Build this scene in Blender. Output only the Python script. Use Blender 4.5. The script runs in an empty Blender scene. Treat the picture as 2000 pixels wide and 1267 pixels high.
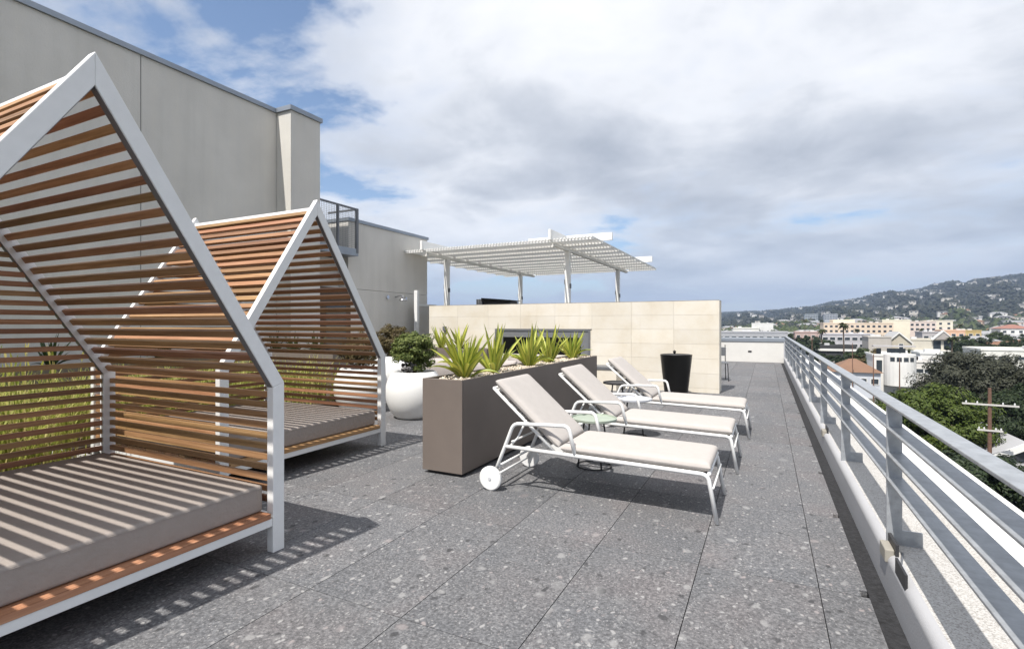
import bpy, math, random
from mathutils import Vector, Matrix
random.seed(7)
H = 1.4                                   # eye height above the terrace, metres
YAW = math.radians(26.43)
CS, SN = math.cos(YAW), math.sin(YAW)
sc = bpy.context.scene
col = sc.collection

# ------------------------------------------------------------------ camera
cam = bpy.data.cameras.new('Camera')
cam.lens = 18.0; cam.sensor_width = 36.0; cam.clip_start = 0.05; cam.clip_end = 20000
cam_o = bpy.data.objects.new('Camera', cam); col.objects.link(cam_o)
cam_o.location = (0, 0, H); cam_o.rotation_euler = (math.pi/2, 0, YAW)
sc.camera = cam_o

# ------------------------------------------------------------------ sun, sky, exposure
SUN_DIR = Vector((-.1125, -.595, 1.0)).normalized()
sun = bpy.data.lights.new('Sun', 'SUN'); sun.energy = 5.0; sun.angle = math.radians(.55); sun.color = (1.0, .955, .89)
sun_o = bpy.data.objects.new('Sun', sun); col.objects.link(sun_o)
sun_o.rotation_euler = (-SUN_DIR).to_track_quat('-Z', 'Y').to_euler()
sc.view_settings.view_transform = 'Standard'; sc.view_settings.look = 'None'
sc.view_settings.exposure = 0.42; sc.view_settings.gamma = 1.0

world = bpy.data.worlds.new('World'); sc.world = world; world.use_nodes = True
def N(nt, t, loc=None, **kw):
    n = nt.nodes.new(t)
    for k, v in kw.items():
        if k in n.inputs: n.inputs[k].default_value = v
        else: setattr(n, k, v)
    return n
def L(nt, a, b): nt.links.new(a, b)
def M(nt, op, a, b=None, clamp=False):
    n = nt.nodes.new('ShaderNodeMath'); n.operation = op; n.use_clamp = clamp
    for i, v in enumerate((a, b)):
        if v is None: continue
        if isinstance(v, (int, float)): n.inputs[i].default_value = v
        else: nt.links.new(v, n.inputs[i])
    return n.outputs[0]
def RAMP(nt, fac, stops, interp='LINEAR'):
    r = nt.nodes.new('ShaderNodeValToRGB'); r.color_ramp.interpolation = interp
    els = r.color_ramp.elements
    while len(els) < len(stops): els.new(0.5)
    for e, (p, c) in zip(els, stops):
        e.position = p; e.color = (c if isinstance(c, tuple) else (c, c, c)) + (1,)
    if fac is not None: nt.links.new(fac, r.inputs[0])
    return r.outputs[0]
def MIXC(nt, fac, a, b, mode='MIX'):
    n = nt.nodes.new('ShaderNodeMix'); n.data_type = 'RGBA'; n.blend_type = mode
    for sock, v in ((n.inputs[0], fac), (n.inputs[6], a), (n.inputs[7], b)):
        if isinstance(v, (int, float)): sock.default_value = v
        elif isinstance(v, tuple): sock.default_value = v + (1,) if len(v) == 3 else v
        else: nt.links.new(v, sock)
    return n.outputs[2]

nt = world.node_tree; nt.nodes.clear()
out = N(nt, 'ShaderNodeOutputWorld')
sky = nt.nodes.new('ShaderNodeTexSky'); sky.sky_type = 'NISHITA'; sky.sun_disc = False
sky.sun_elevation = math.asin(SUN_DIR.z); sky.sun_rotation = math.atan2(SUN_DIR.x, SUN_DIR.y)
sky.air_density = 1.0; sky.dust_density = .3; sky.ozone_density = 2.5
bg_sky = N(nt, 'ShaderNodeBackground', Strength=.115); L(nt, sky.outputs[0], bg_sky.inputs[0])
tc = N(nt, 'ShaderNodeTexCoord')
sep = N(nt, 'ShaderNodeSeparateXYZ'); L(nt, tc.outputs['Generated'], sep.inputs[0])
zz = M(nt, 'MAXIMUM', sep.outputs[2], 0.0)
den = M(nt, 'ADD', zz, .16)
px = M(nt, 'DIVIDE', sep.outputs[0], den); py = M(nt, 'DIVIDE', sep.outputs[1], den)
cmb = N(nt, 'ShaderNodeCombineXYZ'); L(nt, px, cmb.inputs[0]); L(nt, py, cmb.inputs[1])
mp = N(nt, 'ShaderNodeMapping'); L(nt, cmb.outputs[0], mp.inputs[0])
mp.inputs['Location'].default_value = (8.187, -17.72, 4.751); mp.inputs['Rotation'].default_value = (0, 0, -.113)
n1 = N(nt, 'ShaderNodeTexNoise', Scale=.62, Detail=11.0, Roughness=.56, Distortion=.15); L(nt, mp.outputs[0], n1.inputs['Vector'])
n2 = N(nt, 'ShaderNodeTexNoise', Scale=.7, Detail=8.0, Roughness=.5, Distortion=.3)
mp2 = N(nt, 'ShaderNodeMapping'); L(nt, cmb.outputs[0], mp2.inputs[0]); mp2.inputs['Location'].default_value = (9.992, 13.795, -4.819); mp2.inputs['Rotation'].default_value = (0, 0, -.25)
L(nt, mp2.outputs[0], n2.inputs['Vector'])
n3 = N(nt, 'ShaderNodeTexNoise', Scale=2.3, Detail=9.0, Roughness=.58, Distortion=.5); L(nt, mp2.outputs[0], n3.inputs['Vector'])
cover = RAMP(nt, M(nt, 'ADD', M(nt, 'MULTIPLY', n1.outputs[0], .82), M(nt, 'MULTIPLY', n3.outputs[0], .18)), [(.415, 0.0), (.455, .75), (.51, 1.0)])
shade = M(nt, 'ADD', M(nt, 'ADD', M(nt, 'MULTIPLY', n1.outputs[0], .36), M(nt, 'MULTIPLY', n2.outputs[0], .48)), M(nt, 'MULTIPLY', n3.outputs[0], .16))
ccol = RAMP(nt, shade, [(.43, (1.0, 1.0, 1.01)), (.485, (.87, .88, .905)), (.535, (.62, .645, .69)), (.60, (.40, .43, .485))])
hz = RAMP(nt, zz, [(0.0, 1.0), (.05, .8), (.22, 0.0)])
ccol = MIXC(nt, M(nt, 'MULTIPLY', hz, .75), ccol, (.53, .60, .70))
bg_c = N(nt, 'ShaderNodeBackground', Strength=.86); L(nt, ccol, bg_c.inputs[0])
mixw = N(nt, 'ShaderNodeMixShader'); L(nt, M(nt, 'MULTIPLY', M(nt, 'MAXIMUM', cover, RAMP(nt, zz, [(0.0, 1.0), (.03, .7), (.09, 0.0)])), .96), mixw.inputs[0])
L(nt, bg_sky.outputs[0], mixw.inputs[1]); L(nt, bg_c.outputs[0], mixw.inputs[2])
L(nt, mixw.outputs[0], out.inputs[0])

# ------------------------------------------------------------------ helpers
def spot(x, y, zc):
    """a point zc metres in front of the camera plane, seen at photograph pixel x, y"""
    xc = (x-1000)/1000*zc
    return Vector((xc*CS - zc*SN, xc*SN + zc*CS, H - (y-632)/1000*zc))

class MB:
    def __init__(self): self.v = []; self.f = []
    def add(self, vs, fs):
        b = len(self.v); self.v += [tuple(p) for p in vs]; self.f += [tuple(b+i for i in q) for q in fs]; return self
    def box(self, x0, x1, y0, y1, z0, z1):
        vs = [(x, y, z) for z in (z0, z1) for y in (y0, y1) for x in (x0, x1)]
        return self.add(vs, [(0,2,3,1),(4,5,7,6),(0,1,5,4),(2,6,7,3),(0,4,6,2),(1,3,7,5)])
    def prism(self, poly, axis, a0, a1):
        """extrude a 2D polygon along axis 0/1/2 from a0 to a1"""
        n = len(poly); vs = []
        for a in (a0, a1):
            for p, q in poly:
                vs.append((a, p, q) if axis == 0 else ((p, a, q) if axis == 1 else (p, q, a)))
        fs = [tuple(range(n))[::-1], tuple(range(n, 2*n))]
        fs += [(i, (i+1) % n, n+(i+1) % n, n+i) for i in range(n)]
        return self.add(vs, fs)
    def tube(self, pts, r, n=8, cap=True):
        pts = [Vector(p) for p in pts]; rs = r if isinstance(r, (list, tuple)) else [r]*len(pts)
        t0 = (pts[1]-pts[0]).normalized(); ref = Vector((0,0,1)) if abs(t0.z) < .9 else Vector((1,0,0))
        vs = []; m = len(pts)
        for i, p in enumerate(pts):
            if i == 0: t = pts[1]-pts[0]
            elif i == m-1: t = pts[-1]-pts[-2]
            else: t = (pts[i+1]-p).normalized() + (p-pts[i-1]).normalized()
            t.normalize(); s = t.cross(ref)
            if s.length < 1e-4: s = t.cross(Vector((0,1,0)))
            s.normalize(); u = s.cross(t).normalized(); ref = u
            for k in range(n):
                a = 2*math.pi*k/n; vs.append(p + (s*math.cos(a) + u*math.sin(a))*rs[i])
        fs = [(i*n+k, i*n+(k+1) % n, (i+1)*n+(k+1) % n, (i+1)*n+k) for i in range(m-1) for k in range(n)]
        if cap: fs += [tuple(range(n))[::-1], tuple((m-1)*n+k for k in range(n))]
        return self.add(vs, fs)
    def lathe(self, prof, n=40, c=(0,0,0)):
        vs = []
        for r, z in prof:
            for k in range(n):
                a = 2*math.pi*k/n; vs.append((c[0]+r*math.cos(a), c[1]+r*math.sin(a), c[2]+z))
        m = len(prof)
        fs = [(i*n+k, i*n+(k+1) % n, (i+1)*n+(k+1) % n, (i+1)*n+k) for i in range(m-1) for k in range(n)]
        fs += [tuple(range(n))[::-1], tuple((m-1)*n+k for k in range(n))]
        return self.add(vs, fs)
    def pillow(self, x0, x1, y0, y1, z0, z1, nx=22, ny=14, p=9.0, puff=.012):
        t = (z1-z0)/2; zm = (z0+z1)/2
        for s in (1, -1):
            vs = []
            for j in range(ny+1):
                for i in range(nx+1):
                    u = -math.cos(math.pi*i/nx); v = -math.cos(math.pi*j/ny)
                    e = (max(0, 1-abs(u)**(p*(x1-x0)/(y1-y0))))**.45 * (max(0, 1-abs(v)**p))**.45
                    b = puff*(1-u*u)*(1-v*v)
                    vs.append(((x0+x1)/2+u*(x1-x0)/2, (y0+y1)/2+v*(y1-y0)/2, zm + s*(t*e + (b if s > 0 else 0))))
            fs = []
            for j in range(ny):
                for i in range(nx):
                    a = j*(nx+1)+i; q = (a, a+1, a+nx+2, a+nx+1); fs.append(q if s > 0 else q[::-1])
            self.add(vs, fs)
        return self
    def mesh(self, name, mat, smooth=False):
        me = bpy.data.meshes.new(name); me.from_pydata(self.v, [], self.f); me.update()
        if mat: me.materials.append(mat)
        if smooth:
            for p in me.polygons: p.use_smooth = True
        return me
    def build(self, name, mat, parent=None, loc=(0,0,0), smooth=False, bevel=0, seg=2):
        o = place(name, self.mesh(name, mat, smooth), parent, loc)
        if bevel:
            b = o.modifiers.new('Bevel', 'BEVEL'); b.width = bevel; b.segments = seg; b.limit_method = 'ANGLE'
        return o
def place(name, me, parent=None, loc=(0,0,0), rot=(0,0,0), scale=(1,1,1)):
    o = bpy.data.objects.new(name, me); col.objects.link(o); o.parent = parent
    o.location = loc; o.rotation_euler = rot; o.scale = scale
    return o
def tag(o, label=None, cat=None, group=None, kind=None):
    if label: o['label'] = label
    if cat: o['category'] = cat
    if group: o['group'] = group
    if kind: o['kind'] = kind
    return o
def thing(name, label, cat, loc=(0,0,0), rz=0, group=None):
    o = bpy.data.objects.new(name, None); col.objects.link(o); o.empty_display_size = .2
    o.location = loc; o.rotation_euler = (0, 0, rz)
    return tag(o, label, cat, group)
def copy_tree(o, parent=None):
    c = o.copy(); col.objects.link(c); c.parent = parent
    for ch in [x for x in KIDS.get(o.name, o.children)]: copy_tree(ch, c)
    return c
KIDS = {}
def dup(root, loc, rz=0, label=None, group=None, scale=None):
    c = copy_tree(root); c.location = loc; c.rotation_euler = (0, 0, rz)
    if scale: c.scale = (scale,)*3
    return tag(c, label, None, group)

# ------------------------------------------------------------------ materials
def mat(name, c, rough=.6, metal=0.0, var=.08, scale=6.0, bump=0.0, bscale=60.0, spec=.4, coords='Position', detail=5.0, objvar=0.0):
    m = bpy.data.materials.new(name); m.use_nodes = True; t = m.node_tree; b = t.nodes['Principled BSDF']
    b.inputs['Roughness'].default_value = rough; b.inputs['Metallic'].default_value = metal
    b.inputs['Specular IOR Level'].default_value = spec
    if coords == 'Position': vec = N(t, 'ShaderNodeNewGeometry').outputs['Position']
    else: vec = N(t, 'ShaderNodeTexCoord').outputs['Object']
    n = N(t, 'ShaderNodeTexNoise', Scale=scale, Detail=detail, Roughness=.6); L(t, vec, n.inputs['Vector'])
    lo = tuple(max(0, x*(1-var)) for x in c); hi = tuple(min(1, x*(1+var)) for x in c)
    cc = RAMP(t, n.outputs[0], [(.3, lo), (.7, hi)])
    if objvar:
        oi = N(t, 'ShaderNodeObjectInfo')
        f = M(t, 'ADD', M(t, 'MULTIPLY', oi.outputs['Random'], 2*objvar), 1-objvar)
        hsv = N(t, 'ShaderNodeHueSaturation'); L(t, f, hsv.inputs['Value']); L(t, cc, hsv.inputs['Color']); cc = hsv.outputs[0]
    L(t, cc, b.inputs['Base Color'])
    if bump:
        n2 = N(t, 'ShaderNodeTexNoise', Scale=bscale, Detail=4.0); L(t, vec, n2.inputs['Vector'])
        bp = N(t, 'ShaderNodeBump', Strength=bump, Distance=.01); L(t, n2.outputs[0], bp.inputs['Height']); L(t, bp.outputs[0], b.inputs['Normal'])
    return m

WHITE = mat('white_powdercoat', (.74, .74, .73), .42, var=.03, scale=14, bump=.04, bscale=200)
WHITE2 = mat('white_paint', (.72, .71, .68), .6, var=.05, scale=3, bump=.08, bscale=90)
GALV = mat('galvanised_steel', (.33, .345, .36), .40, .3, var=.18, scale=22, bump=.05, bscale=40)
TAUPE = mat('taupe_planter', (.16, .133, .116), .55, var=.06, scale=3, bump=.03, bscale=150)
def streaked(name, c):
    m = mat(name, c, .9, var=.07, scale=.9, bump=.4, bscale=55); t = m.node_tree; b = t.nodes['Principled BSDF']
    src = b.inputs['Base Color'].links[0].from_socket; g = N(t, 'ShaderNodeNewGeometry')
    q = N(t, 'ShaderNodeMapping'); q.inputs['Scale'].default_value = (3.5, 3.5, .22); L(t, g.outputs['Position'], q.inputs[0])
    n = N(t, 'ShaderNodeTexNoise', Scale=1.0, Detail=7.0, Roughness=.65); L(t, q.outputs[0], n.inputs['Vector'])
    L(t, MIXC(t, 1.0, src, RAMP(t, n.outputs[0], [(.3, (.93, .93, .92)), (.5, (1, 1, 1)), (.75, (1.04, 1.03, 1.01))]), 'MULTIPLY'), b.inputs['Base Color'])
    return m
STUCCO = streaked('stucco', (.60, .58, .54))
STUCCO_W = mat('stucco_white', (.62, .605, .575), .9, var=.05, scale=2, bump=.3, bscale=90)
COPING = mat('metal_coping', (.30, .33, .37), .45, .5, var=.08, scale=3)
FAB = mat('lounger_fabric', (.43, .40, .375), .95, var=.03, scale=14, bump=.22, bscale=26, spec=.15)
MATT = mat('mattress_fabric', (.31, .272, .246), .95, var=.035, scale=10, bump=.5, bscale=30, spec=.15)
SOFAF = mat('sofa_fabric', (.42, .38, .36), .95, var=.05, scale=6, bump=.3, bscale=400, spec=.15)
BLACK = mat('black_gloss', (.006, .006, .006), .3, var=.1, scale=8, spec=.25)
DARK = mat('dark_metal', (.03, .03, .032), .5, var=.15, scale=9)
GREYM = mat('grey_metal', (.16, .165, .175), .5, .3, var=.08, scale=6)
BROWN = mat('brown_door', (.07, .045, .03), .5, var=.15, scale=9)
SAGE = mat('sage_metal', (.33, .375, .31), .5, var=.05, scale=8)
PALEG = mat('pale_grey_metal', (.52, .53, .56), .5, var=.05, scale=8)
GLAZE = mat('white_glaze', (.76, .76, .75), .3, var=.02, scale=3)
GLASS = mat('window_glass', (.035, .045, .055), .08, var=.3, scale=.6, spec=.8)
SOIL = mat('soil', (.07, .05, .035), .95, var=.4, scale=20, bump=.8, bscale=40)
BARK = mat('bark', (.10, .075, .055), .9, var=.3, scale=12, bump=.6, bscale=30)
WOODPOLE = mat('weathered_pole', (.15, .085, .06), .85, var=.3, scale=6, bump=.3, bscale=30)
SUBFLOOR = mat('joint_base', (.018, .018, .02), .9, var=.3, scale=20)

def wood_mat():
    m = bpy.data.materials.new('ipe_wood'); m.use_nodes = True; t = m.node_tree; b = t.nodes['Principled BSDF']
    tcn = N(t, 'ShaderNodeTexCoord'); oi = N(t, 'ShaderNodeObjectInfo')
    add = N(t, 'ShaderNodeVectorMath'); add.operation = 'ADD'
    sc_ = N(t, 'ShaderNodeVectorMath'); sc_.operation = 'SCALE'
    cx = N(t, 'ShaderNodeCombineXYZ'); 
    for i in range(3): L(t, oi.outputs['Random'], cx.inputs[i])
    L(t, cx.outputs[0], sc_.inputs[0]); sc_.inputs['Scale'].default_value = 37.0
    L(t, tcn.outputs['Object'], add.inputs[0]); L(t, sc_.outputs[0], add.inputs[1])
    mpn = N(t, 'ShaderNodeMapping'); L(t, add.outputs[0], mpn.inputs[0]); mpn.inputs['Scale'].default_value = (1.6, 45, 45)
    n = N(t, 'ShaderNodeTexNoise', Scale=1.0, Detail=6.0, Roughness=.65, Distortion=.6); L(t, mpn.outputs[0], n.inputs['Vector'])
    c = RAMP(t, n.outputs[0], [(.25, (.16, .08, .034)), (.5, (.36, .19, .09)), (.75, (.50, .30, .16))])
    hsv = N(t, 'ShaderNodeHueSaturation'); L(t, c, hsv.inputs['Color'])
    L(t, M(t, 'ADD', M(t, 'MULTIPLY', oi.outputs['Random'], .5), .6), hsv.inputs['Value'])
    wn = N(t, 'ShaderNodeTexWhiteNoise'); wn.noise_dimensions = '1D'; L(t, oi.outputs['Random'], wn.inputs['W'])
    L(t, M(t, 'ADD', M(t, 'MULTIPLY', wn.outputs[0], .03), .485), hsv.inputs['Hue'])
    L(t, hsv.outputs[0], b.inputs['Base Color']); b.inputs['Roughness'].default_value = .55
    bp = N(t, 'ShaderNodeBump', Strength=.15, Distance=.003); L(t, n.outputs[0], bp.inputs['Height']); L(t, bp.outputs[0], b.inputs['Normal'])
    return m
WOOD = wood_mat()

def paver_mat():
    m = bpy.data.materials.new('stone_paver'); m.use_nodes = True; t = m.node_tree; b = t.nodes['Principled BSDF']
    g = N(t, 'ShaderNodeNewGeometry'); oi = N(t, 'ShaderNodeObjectInfo')
    cx = N(t, 'ShaderNodeCombineXYZ'); L(t, M(t, 'MULTIPLY', oi.outputs['Random'], 91.0), cx.inputs[2])
    add = N(t, 'ShaderNodeVectorMath'); add.operation = 'ADD'; L(t, g.outputs['Position'], add.inputs[0]); L(t, cx.outputs[0], add.inputs[1])
    warp = N(t, 'ShaderNodeTexNoise', Scale=9.0, Detail=3.0); L(t, add.outputs[0], warp.inputs['Vector'])
    wv = N(t, 'ShaderNodeVectorMath'); wv.operation = 'SCALE'; L(t, warp.outputs['Color'], wv.inputs[0]); wv.inputs['Scale'].default_value = .09
    P = N(t, 'ShaderNodeVectorMath'); P.operation = 'ADD'; L(t, add.outputs[0], P.inputs[0]); L(t, wv.outputs[0], P.inputs[1])
    mpn = N(t, 'ShaderNodeMapping'); L(t, P.outputs[0], mpn.inputs[0]); mpn.inputs['Scale'].default_value = (1, .72, 1); mpn.inputs['Rotation'].default_value = (0, 0, .6)
    fine = N(t, 'ShaderNodeTexNoise', Scale=70.0, Detail=6.0, Roughness=.7); L(t, add.outputs[0], fine.inputs['Vector'])
    base = RAMP(t, fine.outputs[0], [(.32, (.075, .074, .077)), (.5, (.165, .162, .164)), (.66, (.29, .285, .285))])
    big = N(t, 'ShaderNodeTexNoise', Scale=1.6, Detail=4.0); L(t, add.outputs[0], big.inputs['Vector'])
    tint = RAMP(t, big.outputs[0], [(.35, (.88, .91, .95)), (.5, (.97, .985, 1.01)), (.68, (1.03, .99, 1.0))])
    c = MIXC(t, 1.0, base, tint, 'MULTIPLY')
    for s, lo, hi, colr, amt in ((75, .62, .72, (.40, .395, .39), .75), (30, .76, .82, (.42, .412, .406), .85), (24, .0, .0, None, 0), (13, .90, .93, (.40, .395, .39), .6), (7, .93, .96, (.30, .297, .295), .5)):
        if colr is None:
            v = N(t, 'ShaderNodeTexVoronoi', Scale=17.0); L(t, mpn.outputs[0], v.inputs['Vector'])
            sp = N(t, 'ShaderNodeSeparateColor'); L(t, v.outputs['Color'], sp.inputs[0])
            inn = RAMP(t, v.outputs['Distance'], [(.22, 1.0), (.34, 0.0)])
            mk = M(t, 'MULTIPLY', RAMP(t, sp.outputs[1], [(.84, 0.0), (.90, 1.0)]), inn)
            c = MIXC(t, M(t, 'MULTIPLY', mk, .75), c, (.05, .05, .053)); continue
        v = N(t, 'ShaderNodeTexVoronoi', Scale=float(s)); L(t, mpn.outputs[0], v.inputs['Vector'])
        sp = N(t, 'ShaderNodeSeparateColor'); L(t, v.outputs['Color'], sp.inputs[0])
        inn = RAMP(t, v.outputs['Distance'], [(.20, 1.0), (.36, 0.0)])
        mk = M(t, 'MULTIPLY', RAMP(t, sp.outputs[0], [(lo, 0.0), (hi, 1.0)]), inn)
        pink = MIXC(t, RAMP(t, sp.outputs[2], [(.75, 0.0), (.8, 1.0)]), colr, (colr[0]*.88, colr[1]*.8, colr[2]*.8))
        c = MIXC(t, M(t, 'MULTIPLY', mk, amt), c, pink)
    hsv = N(t, 'ShaderNodeHueSaturation'); L(t, c, hsv.inputs['Color'])
    L(t, M(t, 'ADD', M(t, 'MULTIPLY', oi.outputs['Random'], .13), .72), hsv.inputs['Value'])
    L(t, hsv.outputs[0], b.inputs['Base Color']); b.inputs['Roughness'].default_value = .7; b.inputs['Specular IOR Level'].default_value = .3
    bp = N(t, 'ShaderNodeBump', Strength=.25, Distance=.004); L(t, fine.outputs[0], bp.inputs['Height']); L(t, bp.outputs[0], b.inputs['Normal'])
    return m
PAVER = paver_mat()

def stone_mat():
    m = bpy.data.materials.new('limestone'); m.use_nodes = True; t = m.node_tree; b = t.nodes['Principled BSDF']
    g = N(t, 'ShaderNodeNewGeometry'); oi = N(t, 'ShaderNodeObjectInfo')
    n = N(t, 'ShaderNodeTexNoise', Scale=1.7, Detail=6.0, Roughness=.6); L(t, g.outputs['Position'], n.inputs['Vector'])
    c = RAMP(t, n.outputs[0], [(.3, (.60, .535, .43)), (.5, (.65, .60, .51)), (.7, (.68, .64, .57))])
    mpn = N(t, 'ShaderNodeMapping'); L(t, g.outputs['Position'], mpn.inputs[0]); mpn.inputs['Scale'].default_value = (6, 1, .5)
    st = N(t, 'ShaderNodeTexNoise', Scale=1.0, Detail=5.0); L(t, mpn.outputs[0], st.inputs['Vector'])
    c = MIXC(t, RAMP(t, st.outputs[0], [(.55, 0.0), (.8, .3)]), c, (.50, .43, .31))
    hsv = N(t, 'ShaderNodeHueSaturation'); L(t, c, hsv.inputs['Color'])
    L(t, M(t, 'ADD', M(t, 'MULTIPLY', oi.outputs['Random'], .1), .95), hsv.inputs['Value'])
    L(t, hsv.outputs[0], b.inputs['Base Color']); b.inputs['Roughness'].default_value = .85
    f = N(t, 'ShaderNodeTexNoise', Scale=60.0, Detail=5.0); L(t, g.outputs['Position'], f.inputs['Vector'])
    bp = N(t, 'ShaderNodeBump', Strength=.2, Distance=.004); L(t, f.outputs[0], bp.inputs['Height']); L(t, bp.outputs[0], b.inputs['Normal'])
    return m
STONE = stone_mat()

def pebble_dash():
    m = bpy.data.materials.new('pebble_dash'); m.use_nodes = True; t = m.node_tree; b = t.nodes['Principled BSDF']
    g = N(t, 'ShaderNodeNewGeometry')
    v = N(t, 'ShaderNodeTexVoronoi', Scale=170.0); L(t, g.outputs['Position'], v.inputs['Vector'])
    sp = N(t, 'ShaderNodeSeparateColor'); L(t, v.outputs['Color'], sp.inputs[0])
    c = RAMP(t, sp.outputs[0], [(.0, (.26, .245, .225)), (.35, (.40, .385, .365)), (1.0, (.50, .49, .47))])
    L(t, c, b.inputs['Base Color']); b.inputs['Roughness'].default_value = .95
    bp = N(t, 'ShaderNodeBump', Strength=.6, Distance=.003); L(t, v.outputs['Distance'], bp.inputs['Height']); bp.invert = True; L(t, bp.outputs[0], b.inputs['Normal'])
    return m
PEBBLE = pebble_dash()

def leaf_mat(name, a, b_, c_, trans=.25):
    m = bpy.data.materials.new(name); m.use_nodes = True; t = m.node_tree; b = t.nodes['Principled BSDF']; o = t.nodes['Material Output']
    g = N(t, 'ShaderNodeNewGeometry')
    c = RAMP(t, g.outputs['Random Per Island'], [(.0, a), (.5, b_), (1.0, c_)])
    L(t, c, b.inputs['Base Color']); b.inputs['Roughness'].default_value = .55; b.inputs['Specular IOR Level'].default_value = .25
    tr = N(t, 'ShaderNodeBsdfTranslucent'); L(t, c, tr.inputs[0])
    mx = N(t, 'ShaderNodeMixShader'); mx.inputs[0].default_value = trans
    L(t, b.outputs[0], mx.inputs[1]); L(t, tr.outputs[0], mx.inputs[2]); L(t, mx.outputs[0], o.inputs[0])
    return m
LEAF_G = leaf_mat('leaf_bright', (.04, .062, .009), (.058, .085, .012), (.085, .11, .018), .15)
LEAF_D = leaf_mat('leaf_dark', (.012, .022, .008), (.02, .033, .011), (.03, .045, .015), .1)
LEAF_O = leaf_mat('leaf_olive', (.032, .036, .022), (.043, .046, .029), (.058, .06, .04), .1)
LEAF_M = leaf_mat('leaf_mid', (.022, .036, .01), (.033, .05, .014), (.05, .068, .02), .12)
LEAF_SH = leaf_mat('leaf_shrub', (.06, .09, .02), (.13, .165, .045), (.22, .25, .08))
LEAF_R = leaf_mat('leaf_russet', (.07, .05, .025), (.11, .09, .035), (.16, .12, .06))
LEAF_S = leaf_mat('leaf_silver', (.05, .04, .045), (.22, .21, .21), (.5, .49, .48))
GRASS = leaf_mat('grass_blade', (.16, .20, .03), (.36, .38, .08), (.55, .48, .20), .4)
FROND = leaf_mat('palm_frond', (.03, .045, .012), (.05, .06, .02), (.08, .075, .03))

def agave_mat(name, edge, mid, tip):
    m = bpy.data.materials.new(name); m.use_nodes = True; t = m.node_tree; b = t.nodes['Principled BSDF']
    a = N(t, 'ShaderNodeAttribute'); a.attribute_name = 'across'
    oi = N(t, 'ShaderNodeObjectInfo')
    c = RAMP(t, a.outputs['Fac'], [(.35, mid), (.8, edge)])
    c = MIXC(t, M(t, 'MULTIPLY', oi.outputs['Random'], .5), c, tip)
    L(t, c, b.inputs['Base Color']); b.inputs['Roughness'].default_value = .45
    b.inputs['Subsurface Weight'].default_value = 0.0
    tr = N(t, 'ShaderNodeBsdfTranslucent'); L(t, c, tr.inputs[0])
    mx = N(t, 'ShaderNodeMixShader'); mx.inputs[0].default_value = .25
    L(t, b.outputs[0], mx.inputs[1]); L(t, tr.outputs[0], mx.inputs[2]); L(t, mx.outputs[0], t.nodes['Material Output'].inputs[0])
    return m
AGAVE_Y = agave_mat('variegated_leaf', (.16, .24, .03), (.55, .54, .10), (.22, .30, .04))
AGAVE_D = agave_mat('dark_agave_leaf', (.03, .06, .02), (.06, .10, .03), (.025, .04, .015))
GRAVEL = leaf_mat('gravel', (.38, .31, .23), (.55, .47, .37), (.70, .64, .55), 0.0)

# ------------------------------------------------------------------ terrace floor
floor = MB().box(-9.2, .565, -3.2, 21.3, -.32, -.045).build('terrace_floor', SUBFLOOR); tag(floor, kind='structure')
TW, TL, XJ, YJ = .605, 1.21, .25, 5.584
def tile_mesh(w, notch=False):
    g = .0045; x0, x1, y0, y1 = g/2, w-g/2, g/2, TL-g/2
    if notch: poly = [(x0, y0), (x1-.035, y0), (x1-.035, y0+.07), (x1, y0+.07), (x1, y1), (x0, y1)]
    else: poly = [(x0, y0), (x1, y0), (x1, y1), (x0, y1)]
    return MB().prism(poly, 2, -.03, 0).mesh('paver', PAVER)
tm, te = tile_mesh(TW), tile_mesh(.225, True)
for j in range(-6, 13):
    y = YJ + j*TL
    if y > 20.2: continue
    place('edge_paver', te, floor, (XJ, y, 0))
    for i in range(1, 17):
        x = XJ - i*TW
        if x < -9.3: continue
        if y > 11.2 and x < -1.6: continue
        if y < 0 and x < -3.2: continue
        if x < -5.2 and y < 4.5: continue
        place('paver', tm, floor, (x, y, 0))

# ------------------------------------------------------------------ parapet and railing on the right
GZ = -14.6
par = thing('parapet_wall', 'low white stucco parapet with pebbled top along the terrace edge', 'parapet', (0, 0, 0))
rad = [(.565, -.3), (.565, .13)] + [(.565+.07*(1-math.cos(a)), .13+.08*math.sin(a)) for a in [math.pi/2*k/6 for k in range(1, 7)]]
MB().prism([(.565, -.3), (.565, .165)] + [(.565+.04*(1-math.cos(a)), .165+.04*math.sin(a)) for a in [math.pi/2*k/9 for k in range(1, 10)]] + [(.612, .205), (.612, -.3)], 1, -3.2, 21.2).build('curb_face', mat('curb_render_shaded', (.37, .37, .38), .9, var=.05, scale=2, bump=.15, bscale=90), par, smooth=False)  # grey deepened so that the inner face carries its shade in the colour
MB().box(.478, .565, -3.2, 21.2, -.06, -.012).build('dark_strip', mat('near_black', (.022, .022, .024), .9, var=.5, scale=40, bump=.4, bscale=90), par)  # flat near-black strip between the edge pavers and the curb
MB().box(.612, 1.03, -3.2, 21.2, -.3, .205).build('curb_top', PEBBLE, par)
MB().box(1.03, 1.40, -3.2, 21.6, -.4, .265).build('coping', WHITE2, par, bevel=.012)
ow = MB().box(.9, 1.36, -3.2, 21.5, GZ, -.4).build('outer_wall', STUCCO_W, par)

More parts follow.
